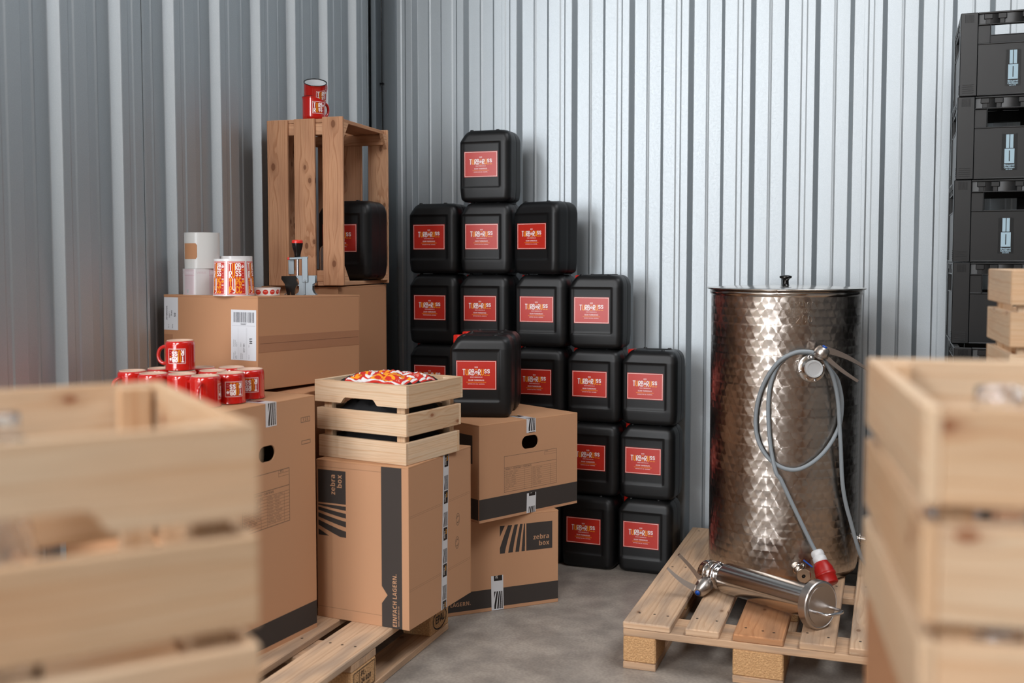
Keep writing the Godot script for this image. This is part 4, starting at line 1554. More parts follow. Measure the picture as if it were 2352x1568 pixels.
func glass_bottle(label: String, xf: Transform3D, group: String) -> Node3D:
	var o := thing("glass_bottle", label, "bottle", xf, group)
	part("bottle_body", lathe_mesh([[Vector2(0.0, 0.003), Vector2(0.024, 0.0), Vector2(0.0275, 0.004), Vector2(0.0275, 0.118), Vector2(0.024, 0.14), Vector2(0.0165, 0.158), Vector2(0.0155, 0.19), Vector2(0.0175, 0.192), Vector2(0.0175, 0.2), Vector2(0.0135, 0.2), Vector2(0.0135, 0.158), Vector2(0.0215, 0.139), Vector2(0.025, 0.117), Vector2(0.025, 0.008), Vector2(0.0, 0.007)]], 28), M.glass, o)
	part("stopper", lathe_mesh([[Vector2(0.0, 0.2005), Vector2(0.02, 0.2005), Vector2(0.0205, 0.205), Vector2(0.019, 0.222), Vector2(0.0, 0.2235)]], 24), M.glass, o)
	return o

func build_pine_crates():
	var hs := 3 * CRATE_SLAT + 2 * CRATE_GAP
	# with the shirts, on the standing box
	var hx := at(1.307, 0.6312, 2.459, -10.5)
	make_pine_crate("small pine crate of dark shirts on the brown box standing on end", hx, 0.34, 0.294, true, 0.0664, 0.0192, 0.022)
	build_shirts(hx)
	# blurred crates close to the camera
	var ix := at(2.098, 0.8751, 4.772, 50.38)
	make_pine_crate("pine crate holding clear bottles, out of focus before the red mugs", ix, 0.343, 0.33, true)
	var jx := at(2.93, 0.895, 4.422, 97.2)
	make_pine_crate("pine crate holding clear bottles, out of focus before the steel tank", jx, 0.38, 0.297, false)
	carton("plain brown box beneath the crate of bottles near the mugs, below the picture", at(2.098, 0, 4.772, 50.38), 0.33, 0.32, 0.8745, M.carton_plain)
	carton("plain brown box beneath the crate of bottles near the tank, below the picture", at(2.93, 0, 4.422, 7.2), 0.29, 0.37, 0.8945, M.carton_plain)
	var b := glass_bottle("clear glass bottle in the pine crate before the mugs, nearest the picture's edge", ix * at(-0.085, 0.0095, 0.055), "bottles in the crate before the mugs")
	copy_thing(b, "glass_bottle", "clear glass bottle in the pine crate before the mugs, beside the inner corner post", ix * at(0.01, 0.0095, -0.055), "bottles in the crate before the mugs")
	copy_thing(b, "glass_bottle", "clear glass bottle seen through the hand notch of the crate before the mugs", ix * at(0.0, 0.0095, 0.085), "bottles in the crate before the mugs")
	copy_thing(b, "glass_bottle", "clear glass bottle in the crate before the tank, near its corner", jx * at(0.02, 0.0095, -0.055), "bottles in the crate before the tank")
	copy_thing(b, "glass_bottle", "clear glass bottle in the crate before the tank, at the picture's edge", jx * at(0.03, 0.0095, 0.055), "bottles in the crate before the tank")
	# small crate at the right edge
	make_pine_crate("weathered pine crate at the picture's edge before the bottle crates", at(3.165, 0.9765, 2.93, 4.0), 0.343, 0.297, false, CRATE_SLAT, CRATE_GAP)
	carton("plain brown box under the edge crate, behind the crate of bottles", at(3.165, 0, 2.93, 4.0), 0.33, 0.285, 0.976, M.carton_plain)

func cloth_blob(w: float, d: float, y0: float, bulge: float, seed_: int, fold: float) -> ArrayMesh:
	# a folded garment: rounded slab with soft creases
	var n1 := noise_at(seed_, 1.0)
	var st := begin()
	st.set_smooth_group(1)
	var nx := 56
	var nz := 48
	var pos := func(i: int, j: int, top: bool) -> Vector3:
		var u := float(i) / nx * 2.0 - 1.0
		var v := float(j) / nz * 2.0 - 1.0
		var e := pow(maxf(0.0, (1.0 - pow(absf(u), 4.0)) * (1.0 - pow(absf(v), 4.0))), 0.3)
		var x := u * w * 0.5 * (1.0 + 0.03 * n1.get_noise_2d(v * 3.0, 7.0))
		var z := v * d * 0.5 * (1.0 + 0.03 * n1.get_noise_2d(u * 3.0, 17.0))
		if not top:
			return Vector3(x, y0 + 0.002 * (1.0 - e), z)
		var f := fold * (n1.get_noise_2d(u * 2.6 + v * 1.2, v * 3.4 - u) + 0.5 * absf(n1.get_noise_2d(u * 6.0 + 9.0, v * 5.0)))
		return Vector3(x, y0 + e * (bulge + f), z)
	for j in nz:
		for i in nx:
			for top in [true, false]:
				var q := [pos.call(i, j, top), pos.call(i + 1, j, top), pos.call(i + 1, j + 1, top), pos.call(i, j + 1, top)]
				var uv := [Vector2(float(i) / nx, float(j) / nz), Vector2(float(i + 1) / nx, float(j) / nz), Vector2(float(i + 1) / nx, float(j + 1) / nz), Vector2(float(i) / nx, float(j + 1) / nz)]
				face(st, q, uv, Vector3.UP if top else Vector3.DOWN)
	return done(st)

func shirt_print() -> Image:
	var img := canvas(640, 560, Color(0.085, 0.085, 0.09))
	var red := Color(0.77, 0.16, 0.11)
	var wh := Color(0.88, 0.87, 0.87)
	var og := Color(0.95, 0.6, 0.1)
	img.fill_rect(Rect2i(90, 70, 520, 470), red)
	stroke(img, [Vector2(108, 520), Vector2(106, 90), Vector2(592, 88), Vector2(594, 520), Vector2(108, 520)], 7.0, wh)
	var n := noise_at(77, 0.012)
	var src := canvas(640, 560, Color(red, 0.0))
	logo_block(src, Rect2(128, 106, 460, 410), 12.0, wh, og, true)
	for y in range(100, 530):
		for x in range(112, 600):
			var sx := int(x + 16.0 * n.get_noise_2d(x * 0.25, y * 0.25))
			var sy := int(y + 16.0 * n.get_noise_2d(x * 0.25 + 400, y * 0.3))
			var c := src.get_pixel(clampi(sx, 0, 639), clampi(sy, 0, 559))
			if c.a > 0.1:
				blend_px(img, x, y, c, c.a)
	return img

func build_shirts(hx: Transform3D):
	var top := thing("folded_shirt", "black shirt with red, white and orange print, folded on top in the pine crate", "shirt", hx, "folded shirts in the pine crate")
	var m := printed(shirt_print(), 0.95)
	part("shirt_front", cloth_blob(0.27, 0.225, 0.185, 0.066, 5, 0.008), m, top)
	var i := 0
	for q in [["plain black garment showing through the upper gap of the pine crate", 0.108, 0.07, 0.01], ["plain black garment showing through the lower gap of the pine crate", 0.0105, 0.088, 0.012]]:
		var s := thing("folded_shirt", q[0], "shirt", hx, "folded shirts in the pine crate")
		part("cloth", cloth_blob(0.268, 0.222, q[1], q[2], 11 + i, q[3]), M.black_cloth, s)
		i += 1

# ------------------------------------------------------------------ tank, valve, power cable
func build_tank():
	var tx := 2.419
	var tz := 1.553
	var b := 0.1448
	var o := thing("steel_tank", "tall stainless steel drum with swirl-brushed wall and lid on the pallet", "tank", at(tx, b, tz))
	var r := 0.2586
	var top := 0.987
	var st := begin()
	lathe(st, [[Vector2(0.0, 0.0), Vector2(r - 0.03, 0.0), Vector2(r - 0.012, 0.004), Vector2(r - 0.003, 0.014), Vector2(r, 0.028)], [Vector2(r, 0.028), Vector2(r, top - 0.02)]], 160)
	part("drum", done(st), M.tank, o)
	st = begin()
	lathe(st, [[Vector2(r, top - 0.02), Vector2(r + 0.002, top - 0.017), Vector2(r + 0.0055, top - 0.011), Vector2(r + 0.004, top - 0.003), Vector2(r - 0.002, top)]], 120)
	part("rolled_rim", done(st), M.steel, o)
	st = begin()
	var lr := 0.274
	lathe(st, [[Vector2(0.0, top + 0.0005), Vector2(lr - 0.003, top + 0.0005)], [Vector2(lr - 0.003, top + 0.0005), Vector2(lr, top + 0.003), Vector2(lr - 0.002, top + 0.0065), Vector2(lr - 0.008, top + 0.007)], [Vector2(lr - 0.008, top + 0.007), Vector2(lr - 0.03, top + 0.0055), Vector2(lr - 0.05, top + 0.009), Vector2(0.12, top + 0.0125), Vector2(0.0, top + 0.0135)]], 120)
	var lid := part("lid", done(st), M.steel, o)
	part("knob", lathe_mesh([[Vector2(0.016, top + 0.012), Vector2(0.0115, top + 0.016), Vector2(0.0105, top + 0.03), Vector2(0.014, top + 0.036), Vector2(0.021, top + 0.04)], [Vector2(0.021, top + 0.04), Vector2(0.022, top + 0.0435), Vector2(0.0205, top + 0.047), Vector2(0.012, top + 0.0495), Vector2(0.0, top + 0.05)]], 28), M.black_knob, lid)
	# embossed maker's lettering, bent round the drum
	var az := 16.7
	for line in [["Fischer", 0.0205, 0.9465, 17.4], ["Steinhausen", 0.0095, 0.928, 15.0], ["DESIGN 78160", 0.009, 0.918, 15.2], ["e 200", 0.026, 0.893, 16.6]]:
		var ls := begin()
		bent_text(ls, line[0], line[1], deg_to_rad(line[3]), line[2], r)
		part("embossed_lettering", done(ls), M.steel, o)
	# outlet tap low on the drum
	var dir := Vector3(sin(deg_to_rad(20.0)), 0, cos(deg_to_rad(20.0)))
	var fwd := Vector3(0.38, -0.12, 0.92).normalized()
	var base := dir * (r - 0.006) + Vector3(-0.016, 0.062, 0.004)
	st = begin()
	rod(st, base, base + fwd * 0.028, 0.017)
	rod(st, base + fwd * 0.022, base + fwd * 0.03, 0.0185)
	rod(st, base + fwd * 0.028, base + fwd * 0.075, 0.0145)
	rod(st, base + fwd * 0.05, base + fwd * 0.056, 0.0175)
	lathe(st, [[Vector2(0.0155, 0.0), Vector2(0.0245, 0.004), Vector2(0.0253, 0.0055)], [Vector2(0.0253, 0.0055), Vector2(0.0253, 0.009)], [Vector2(0.0253, 0.009), Vector2(0.0215, 0.0097)], [Vector2(0.0215, 0.0097), Vector2(0.0065, 0.0097)], [Vector2(0.0065, 0.0097), Vector2(0.0065, 0.0)]], 36, look_from(base + fwd * 0.074, fwd))
	var up := Vector3(0.3, 0.9, 0.1).normalized()
	rod(st, base + fwd * 0.052, base + fwd * 0.052 + up * 0.03, 0.009)
	rod(st, base + fwd * 0.052 + up * 0.028, base + fwd * 0.052 + up * 0.034, 0.0065)
	var tap := part("outlet_tap", done(st), M.steel, o)
	var hole := begin()
	lathe(hole, [[Vector2(0.0, 0.0012), Vector2(0.0066, 0.0012)]], 20, look_from(base + fwd * 0.0757, fwd))
	part("bore", done(hole), M.black_knob, tap)
	st = begin()
	cbox(st, Transform3D(Basis(Vector3.BACK, deg_to_rad(-35)) , base + fwd * 0.055 + up * 0.034 + Vector3(0.012, 0.003, 0.004)), Vector3(0.036, 0.0035, 0.009), 0.0012)
	part("blue_lever", done(st), M.blue, tap)
	# small fitting on the far flank
	var fd := Vector3(1, 0, 0.05).normalized()
	st = begin()
	rod(st, fd * (r - 0.004) + Vector3(0, 0.115, 0), fd * (r + 0.03) + Vector3(0, 0.115, 0), 0.012)
	rod(st, fd * (r + 0.006) + Vector3(0, 0.115, 0), fd * (r + 0.014) + Vector3(0, 0.115, 0), 0.022)
	part("side_fitting", done(st), M.steel, o)

	# butterfly valve clamped on the drum
	var c := Vector3(tx, 0.877, tz)
	var n := Vector3(sin(deg_to_rad(20.0)), 0.02, cos(deg_to_rad(20.0))).normalized()
	var face_n := Vector3(0.32, 0.05, 0.946).normalized()
	var p0 := c + Vector3(sin(deg_to_rad(23.5)), 0, cos(deg_to_rad(23.5))) * (r - 0.004)
	var v := thing("butterfly_valve", "steel butterfly valve with squeeze handle on the tank's wall", "valve", Transform3D())
	st = begin()
	rod(st, p0, p0 + face_n * 0.03, 0.032, 0.032, 28)
	lathe(st, [[Vector2(0.0, 0.0), Vector2(0.045, 0.0)], [Vector2(0.045, 0.0), Vector2(0.0462, 0.002), Vector2(0.0462, 0.01), Vector2(0.045, 0.012)], [Vector2(0.045, 0.012), Vector2(0.038, 0.0145), Vector2(0.031, 0.022), Vector2(0.0285, 0.026)], [Vector2(0.0285, 0.026), Vector2(0.0, 0.026)]], 48, look_from(p0 + face_n * 0.024, face_n))
	lathe(st, [[Vector2(0.0, 0.0), Vector2(0.044, 0.0)], [Vector2(0.044, 0.0), Vector2(0.045, 0.002), Vector2(0.045, 0.009), Vector2(0.044, 0.01)], [Vector2(0.044, 0.01), Vector2(0.0, 0.01)]], 48, look_from(p0 + face_n * 0.012, face_n))
	part("flange", done(st), M.steel, v)
	var fx := look_from(p0 + face_n * 0.036, face_n)
	for a in [15.0, 105.0, 195.0, 285.0]:
		var e := fx * Vector3(sin(deg_to_rad(a)) * 0.0405, 0, cos(deg_to_rad(a)) * 0.0405)
		st = begin()
		lathe(st, [[Vector2(0.0052, -0.004), Vector2(0.0052, 0.004), Vector2(0.004, 0.006), Vector2(0, 0.0065)]], 14, look_from(e, face_n))
		part("bolt", done(st), M.chrome, v)
	st = begin()
	lathe(st, [[Vector2(0.0275, 0.02), Vector2(0.0285, 0.03), Vector2(0.029, 0.042), Vector2(0.0275, 0.0445)], [Vector2(0.0275, 0.0445), Vector2(0.0225, 0.0445)], [Vector2(0.0225, 0.0445), Vector2(0.0215, 0.0405)], [Vector2(0.0215, 0.0405), Vector2(0.0, 0.04)]], 40, look_from(p0 + face_n * 0.026, face_n))
	part("plastic_plug", done(st), M.clear_cap, v)
	var lug := p0 + Vector3(-0.062, 0.014, 0.0) + face_n * 0.014
	st = begin()
	rod(st, lug, lug + Vector3(0.028, 0.012, 0.0), 0.005)
	cbox(st, Transform3D(Basis(Vector3.BACK, 0.5), lug), Vector3(0.02, 0.022, 0.012), 0.003)
	part("wing_nut", done(st), M.steel_soft, v)
	squeeze_handle(v, p0 + face_n * 0.03 + Vector3(0.025, 0.036, -0.002), Vector3(2.572, 0.951, 1.822), Vector3(2.705, 0.877, 1.775), Vector3(2.676, 0.8385, 1.79), face_n)

	# grey power cable looped over the valve
	var cab := thing("power_cable", "grey power cable with red plug looped over the valve on the tank", "cable", Transform3D())
	var az_y := [Vector3(28.2, 25.9, 42), Vector3(25.4, 28.6, 34), Vector3(20.4, 33.8, 28), Vector3(11.2, 43.3, 24), Vector3(4.2, 50.5, 24), Vector3(0.8, 53.1, 26), Vector3(-3.3, 61.6, 14), Vector3(-5.2, 70.8, 11), Vector3(-5.1, 78.5, 11), Vector3(-3.0, 83.8, 11), Vector3(1.8, 89.0, 12), Vector3(10.4, 92.4, 14), Vector3(19.0, 93.0, 16), Vector3(25.5, 92.3, 18), Vector3(32.4, 90.4, 15), Vector3(37.6, 87.6, 12), Vector3(44.9, 83.8, 11), Vector3(49.0, 78.4, 11), Vector3(49.9, 73.8, 11), Vector3(47.4, 67.7, 11), Vector3(38.0, 61.1, 11), Vector3(26.8, 56.4, 11), Vector3(15.2, 53.8, 11), Vector3(4.5, 54.4, 11), Vector3(-5.1, 57.5, 11), Vector3(-11.9, 62.5, 11), Vector3(-14.4, 69.0, 11), Vector3(-12.3, 76.8, 14), Vector3(-6.6, 84.0, 20)]
	var more := [Vector3(1.7, 89.9, 26), Vector3(10.6, 92.8, 30), Vector3(17.9, 93.5, 32), Vector3(25.8, 92.6, 32), Vector3(35.0, 88.0, 28), Vector3(40.6, 82.6, 25), Vector3(43.8, 75.5, 25), Vector3(45.3, 67.7, 25), Vector3(46.9, 59.9, 24), Vector3(49.5, 49.9, 20), Vector3(53.5, 42.3, 18), Vector3(60.0, 34.4, 20), Vector3(70.0, 23.0, 30), Vector3(80.0, 17.0, 45)]
	var path := []
	for q in az_y + more:
		var a := deg_to_rad(q.x)
		path.append(Vector3(tx + sin(a) * (r + q.z * 0.001), q.y * 0.01, tz + cos(a) * (r + q.z * 0.001)))
	part("cable_jacket", tube_mesh(smooth_path(path, 5), 0.0068, 12), M.grey_pvc, cab)
	# red industrial plug leaning on the drum's foot
	var g0: Vector3 = path[0] + Vector3(-0.003, 0.01, 0.002)
	var pe := Vector3(2.604, 0.1755, 1.872)
	var ax := (pe - g0).normalized()
	var L := g0.distance_to(pe)
	var pf := look_from(g0, ax)
	part("gland_nut", lathe_mesh([[Vector2(0.009, -0.003), Vector2(0.0175, -0.003), Vector2(0.021, 0.002), Vector2(0.022, 0.012), Vector2(0.02, 0.018)], [Vector2(0.02, 0.018), Vector2(0.0225, 0.02), Vector2(0.0235, 0.036), Vector2(0.021, 0.04), Vector2(0, 0.04)]], 12), M.white_plastic, cab, pf)
	var plug := lathe_mesh([[Vector2(0.0, 0.036), Vector2(0.022, 0.036), Vector2(0.0255, 0.045), Vector2(0.031, 0.06), Vector2(0.0325, 0.075)], [Vector2(0.0325, 0.075), Vector2(0.0345, 0.077), Vector2(0.0345, 0.083)], [Vector2(0.0345, 0.083), Vector2(0.0315, 0.086), Vector2(0.031, L - 0.006)], [Vector2(0.031, L - 0.006), Vector2(0.027, L - 0.002), Vector2(0.0, L - 0.002)]], 32)
	var pl := part("red_plug", plug, M.plug_red, cab, pf)
	st = begin()
	cbox(st, Transform3D(Basis(), Vector3(0.0, 0.092, 0.033)), Vector3(0.016, 0.022, 0.008), 0.002)
	cbox(st, Transform3D(Basis(), Vector3(0.024, 0.094, 0.023)), Vector3(0.01, 0.016, 0.008), 0.002)
	part("plug_latch", done(st), M.plug_red, pl)

func bent_text(st: SurfaceTool, s: String, size: float, a0: float, y: float, r: float):
	var widths := []
	var total := 0.0
	var meshes := []
	for ch in s:
		var tm := TextMesh.new()
		var f := SystemFont.new()
		f.font_names = PackedStringArray(["Droid Sans"])
		tm.font = f
		tm.text = ch
		tm.font_size = 32
		tm.pixel_size = size / 24.0
		tm.depth = 0.002
		tm.curve_step = 2.0
		tm.horizontal_alignment = HORIZONTAL_ALIGNMENT_CENTER
		var wd := 0.3 * size if ch == " " else tm.get_aabb().size.x + size * 0.12
		widths.append(wd)
		total += wd
		meshes.append(tm)
	var x := -total * 0.5
	for i in s.length():
		x += widths[i] * 0.5
		if s[i] != " ":
			var a := a0 + x / r
			var xf := Transform3D(Basis(Vector3.UP, a), Vector3(sin(a) * (r + 0.0004), y, cos(a) * (r + 0.0004)))
			var arr: Array = meshes[i].surface_get_arrays(0)
			var v: PackedVector3Array = arr[Mesh.ARRAY_VERTEX]
			var idx: PackedInt32Array = arr[Mesh.ARRAY_INDEX] if arr[Mesh.ARRAY_INDEX] != null else PackedInt32Array(range(v.size()))
			var nn: PackedVector3Array = arr[Mesh.ARRAY_NORMAL]
			for k in range(0, idx.size(), 3):
				face(st, [xf * v[idx[k]], xf * v[idx[k + 1]], xf * v[idx[k + 2]]], [Vector2.ZERO, Vector2.ZERO, Vector2.ZERO], xf.basis * nn[idx[k]])
		x += widths[i] * 0.5

# hub with a long lever and a short one, as on a sanitary butterfly valve
func squeeze_handle(parent: Node3D, neck: Vector3, hub: Vector3, tip_long: Vector3, tip_short: Vector3, n: Vector3):
	var ax := (hub - neck).normalized()
	var st := begin()
	var l := neck.distance_to(hub)
	lathe(st, [[Vector2(0.0, 0.0), Vector2(0.017, 0.0)], [Vector2(0.017, 0.0), Vector2(0.0185, 0.003), Vector2(0.0185, l * 0.22)], [Vector2(0.0185, l * 0.22), Vector2(0.0255, l * 0.24), Vector2(0.0255, l * 0.5), Vector2(0.0205, l * 0.86), Vector2(0.013, l)], [Vector2(0.013, l), Vector2(0.0, l + 0.001)]], 28, look_from(neck, ax))
	part("hub", done(st), M.steel_soft, parent)
	st = begin()
	lathe(st, [[Vector2(0.0, l), Vector2(0.0085, l), Vector2(0.008, l + 0.003), Vector2(0.0, l + 0.0035)]], 20, look_from(neck, ax))
	part("blue_cap", done(st), M.blue, parent)
	var k := 0
	for tip in [tip_long, tip_short]:
		var from: Vector3 = neck.lerp(hub, 0.8 if k == 0 else 0.42)
		var d: Vector3 = tip - from
		var x := d.normalized()
		var y := n.cross(x).normalized()
		var m := Transform3D(Basis(x, y, x.cross(y)), from)
		var ln := d.length()
		var w0 := 0.013 if k == 0 else 0.0085
		var w1 := 0.004 if k == 0 else 0.0046
		var sgn := 1.0 if y.dot(ax) > 0.0 else -1.0
		var poly := PackedVector2Array()
		var q := 14
		for i in q + 1:
			var t := float(i) / q
			var bend := 0.008 * sin(t * PI) * sgn * (1.0 if k == 0 else -0.5)
			poly.append(Vector2(ln * t, bend + lerpf(w0, w1, pow(t, 0.7))))
		for i in range(q, -1, -1):
			var t := float(i) / q
			var bend := 0.008 * sin(t * PI) * sgn * (1.0 if k == 0 else -0.5)
			poly.append(Vector2(ln * t, bend - lerpf(w0, w1, pow(t, 0.7))))
		st = begin()
		slab(st, poly, 0.011 if k == 0 else 0.009, m)
		part("long_lever" if k == 0 else "short_lever", done(st), M.steel_soft, parent)
		k += 1

# ------------------------------------------------------------------ strainer lying on the pallet
func build_strainer():
	var a := Vector3(2.2795, 0.2005, 1.985)
	var b := Vector3(2.599, 0.2165, 2.219)
	var ax := (b - a).normalized()
	var L := a.distance_to(b)
	var o := thing("pipe_strainer", "polished steel pipe strainer with end handle lying on the pallet", "strainer", Transform3D())
	var xf := look_from(a, ax)
	var st := begin()
	lathe(st, [[Vector2(0.03, -0.016), Vector2(0.036, -0.006), Vector2(0.0445, 0.004), Vector2(0.0485, 0.014)], [Vector2(0.0485, 0.014), Vector2(0.0485, L - 0.028)]], 64, xf)
	part("tube", done(st), M.steel, o)
	st = begin()
	lathe(st, [[Vector2(0.0485, L - 0.03), Vector2(0.069, L - 0.03)], [Vector2(0.069, L - 0.03), Vector2(0.0718, L - 0.027)], [Vector2(0.0718, L - 0.027), Vector2(0.0718, L - 0.003)], [Vector2(0.0718, L - 0.003), Vector2(0.0695, L)], [Vector2(0.0695, L), Vector2(0.066, L + 0.0015)], [Vector2(0.066, L + 0.0015), Vector2(0.0645, L - 0.001), Vector2(0.063, L - 0.001)]], 72, xf)
	part("end_flange", done(st), M.steel_soft, o)
	st = begin()
	lathe(st, [[Vector2(0.063, L - 0.001), Vector2(0.057, L - 0.001)], [Vector2(0.057, L - 0.001), Vector2(0.0565, L + 0.0012)], [Vector2(0.0565, L + 0.0012), Vector2(0.0, L + 0.0012)]], 72, xf)
	part("end_cover", done(st), M.steel_soft, o)
	# bow handle on the cover
	var side := ax.cross(Vector3.UP).normalized()
	side = (side + Vector3(0, 0.02, 0)).normalized()
	var cc := a + ax * (L + 0.001) + Vector3(0, -0.012, 0)
	part("bow_handle", tube_mesh(smooth_path([cc - side * 0.037, cc - side * 0.037 + ax * 0.02, cc - side * 0.03 + ax * 0.05, cc + ax * 0.056, cc + side * 0.03 + ax * 0.05, cc + side * 0.037 + ax * 0.02, cc + side * 0.037], 5), 0.005, 10), M.chrome, o)
	# clamp and valve body at the other end
	st = begin()
	lathe(st, [[Vector2(0.03, -0.036), Vector2(0.0405, -0.034), Vector2(0.043, -0.03), Vector2(0.043, -0.022), Vector2(0.0405, -0.018), Vector2(0.03, -0.016)]], 48, xf)
	part("clamp_ring", done(st), M.chrome, o)
	st = begin()
	for d in [Vector3(0.0, 0.042, 0.0), Vector3(0.014, -0.042, 0.012)]:
		var e: Vector3 = a - ax * 0.026 + d
		rod(st, e + ax * -0.008, e + ax * 0.01, 0.006)
		rod(st, e + Vector3(0, 0, -0.01), e + Vector3(0, 0, 0.012), 0.0045)
	part("clamp_bolts", done(st), M.chrome, o)
	st = begin()
	lathe(st, [[Vector2(0.0, -0.088), Vector2(0.034, -0.088)], [Vector2(0.034, -0.088), Vector2(0.04, -0.085), Vector2(0.0415, -0.08), Vector2(0.0415, -0.066)], [Vector2(0.0415, -0.066), Vector2(0.0435, -0.0645), Vector2(0.0435, -0.058), Vector2(0.0415, -0.0565)], [Vector2(0.0415, -0.0565), Vector2(0.039, -0.05), Vector2(0.0375, -0.04), Vector2(0.03, -0.036)]], 56, xf)
	part("valve_body", done(st), M.steel, o)
	st = begin()
	for i in 4:
		var ang := TAU * (i + 0.3) / 4.0
		rod(st, xf * Vector3(sin(ang) * 0.045, -0.074, cos(ang) * 0.045), xf * Vector3(sin(ang) * 0.045, -0.048, cos(ang) * 0.045), 0.004)
	part("body_bolts", done(st), M.chrome, o)
	var vc := a - ax * 0.062
	squeeze_handle(o, vc + Vector3(0.0, -0.012, 0.04), Vector3(2.206, 0.165, 2.062), Vector3(2.107, 0.236, 2.062), Vector3(2.141, 0.28, 2.047), Vector3(0.2, 0.25, 0.95).normalized())

# ------------------------------------------------------------------ mugs
func make_mug(label: String, xf: Transform3D, group: String, rim: Material) -> Node3D:
	# stands upright on its foot; print towards +z, handle towards +x and a little to the back
	var o := thing("mug", label, "mug", xf, group)
	var r := 0.0405
	var h := 0.084
	part("mug_body", lathe_mesh([[Vector2(0.0325, 0.0022), Vector2(0.0365, 0.0016), Vector2(0.0395, 0.006), Vector2(r, 0.013)], [Vector2(r, 0.013), Vector2(r, h - 0.012), Vector2(r + 0.0006, h - 0.006), Vector2(r + 0.0018, h - 0.0022)]], 56), M.red_glaze, o)
	part("mug_rim", lathe_mesh([[Vector2(r + 0.0018, h - 0.0022), Vector2(r + 0.0014, h - 0.0004), Vector2(r - 0.0002, h), Vector2(r - 0.0018, h - 0.0008), Vector2(r - 0.0026, h - 0.003)]], 56), rim, o)
	part("mug_inside", lathe_mesh([[Vector2(r - 0.0026, h - 0.003), Vector2(r - 0.0032, h - 0.012), Vector2(r - 0.0032, 0.013), Vector2(r - 0.008, 0.0065), Vector2(0, 0.006)]], 56), M.white_glaze if rim == M.black_glaze else M.red_glaze, o)
	part("foot_ring", lathe_mesh([[Vector2(0.0365, 0.0016), Vector2(0.0352, 0.0), Vector2(0.0332, 0.0), Vector2(0.0325, 0.0022)], [Vector2(0.0325, 0.0022), Vector2(0.0318, 0.0042), Vector2(0.0, 0.0045)]], 48), M.bisque, o)
	var a := deg_to_rad(105.0)
	var e := Vector3(sin(a), 0, cos(a))
	var pts := []
	for q in [Vector2(r - 0.002, 0.066), Vector2(r + 0.012, 0.0675), Vector2(r + 0.024, 0.06), Vector2(r + 0.0285, 0.045), Vector2(r + 0.024, 0.029), Vector2(r + 0.012, 0.0205), Vector2(r - 0.002, 0.0195)]:
		pts.append(e * q.x + Vector3.UP * q.y)
	part("handle", tube_mesh(smooth_path(pts, 5), 0.0052, 12), M.red_glaze, o)
	var st := begin()
	st.set_smooth_group(1)
	var n := 16
	for i in n:
		var t0 := -0.62 + 1.24 * i / n
		var t1 := -0.62 + 1.24 * (i + 1) / n
		var e0 := Vector3(sin(t0), 0, cos(t0)) * (r + 0.0003)
		var e1 := Vector3(sin(t1), 0, cos(t1)) * (r + 0.0003)
		var u0 := float(i) / n
		var u1 := float(i + 1) / n
		face(st, [e0 + Vector3.UP * 0.022, e1 + Vector3.UP * 0.022, e1 + Vector3.UP * 0.064, e0 + Vector3.UP * 0.064], [Vector2(u0, 1), Vector2(u1, 1), Vector2(u1, 0), Vector2(u0, 0)], e0)
	part("mug_print", done(st), M.mug_print, o)
	return o

func upside(x: float, y: float, z: float, turn: float) -> Transform3D:
	# turned over; turn aims the print (0 = towards +z)
	return Transform3D(Basis(Vector3.UP, deg_to_rad(turn)) * Basis(Vector3.BACK, PI), Vector3(x, y, z))

func build_mugs():
	var y := 0.8415 + 0.084
	var g := "red mugs turned over on the tall moving box"
	var m := make_mug("upturned red mug at the end of the group, printed side out, beside the parcel", upside(1.051, y, 2.837, 33.0), g, M.red_glaze)
	for s in [[1.057, 2.941, 50.0, "upturned red mug with its print turned half aside, second along from the parcel end"],
			[1.037, 3.027, 125.0, "upturned red mug nearest the open front, its handle facing out"],
			[0.95, 3.011, 170.0, "upturned red mug wedged behind the one with its handle out"],
			[0.865, 3.024, -140.0, "upturned red mug in the front row, lower half behind the blurred crate edge"],
			[0.765, 2.988, 95.0, "upturned red mug farthest from the parcel, at the wall end of the group"],
			[0.797, 2.905, -170.0, "upturned red mug in the back row by the steel wall"],
			[0.89, 2.841, 160.0, "upturned red mug in the back row behind the one standing on top"],
			[0.97, 2.809, -160.0, "upturned red mug in the back row touching the parcel's face"],
			[0.976, 2.907, 170.0, "upturned red mug in the middle of the group, ringed by the others"],
			[0.898, 2.943, 190.0, "upturned red mug under the one standing on top"]]:
		copy_thing(m, "mug", s[3], upside(s[0], y, s[1], s[2]), g)
	copy_thing(m, "mug", "upturned red mug set on top of the other mugs, handle out to the side", upside(0.884, y + 0.0845, 2.93, 22.0), g)
	var y2 := 1.1425 + 0.588 - 0.0005
	var b := make_mug("upright red mug with black rim standing on the fruit crate", at(0.822, y2, 2.072, 58.0), "red mugs on the fruit crate", M.black_glaze)
	var tilt := Basis(Vector3.UP, deg_to_rad(22.0)) * Basis(Vector3.BACK, deg_to_rad(-6.0)) * Basis(Vector3.RIGHT, deg_to_rad(27.0)) * Basis(Vector3.UP, deg_to_rad(50.0))
	var o := copy_thing(b, "mug", "red mug with black rim tipped forward in the mug on the fruit crate", Transform3D(tilt, Vector3(0.8185, y2 + 0.0605, 2.0585)), "red mugs on the fruit crate")
	o.scale = Vector3.ONE * 0.98

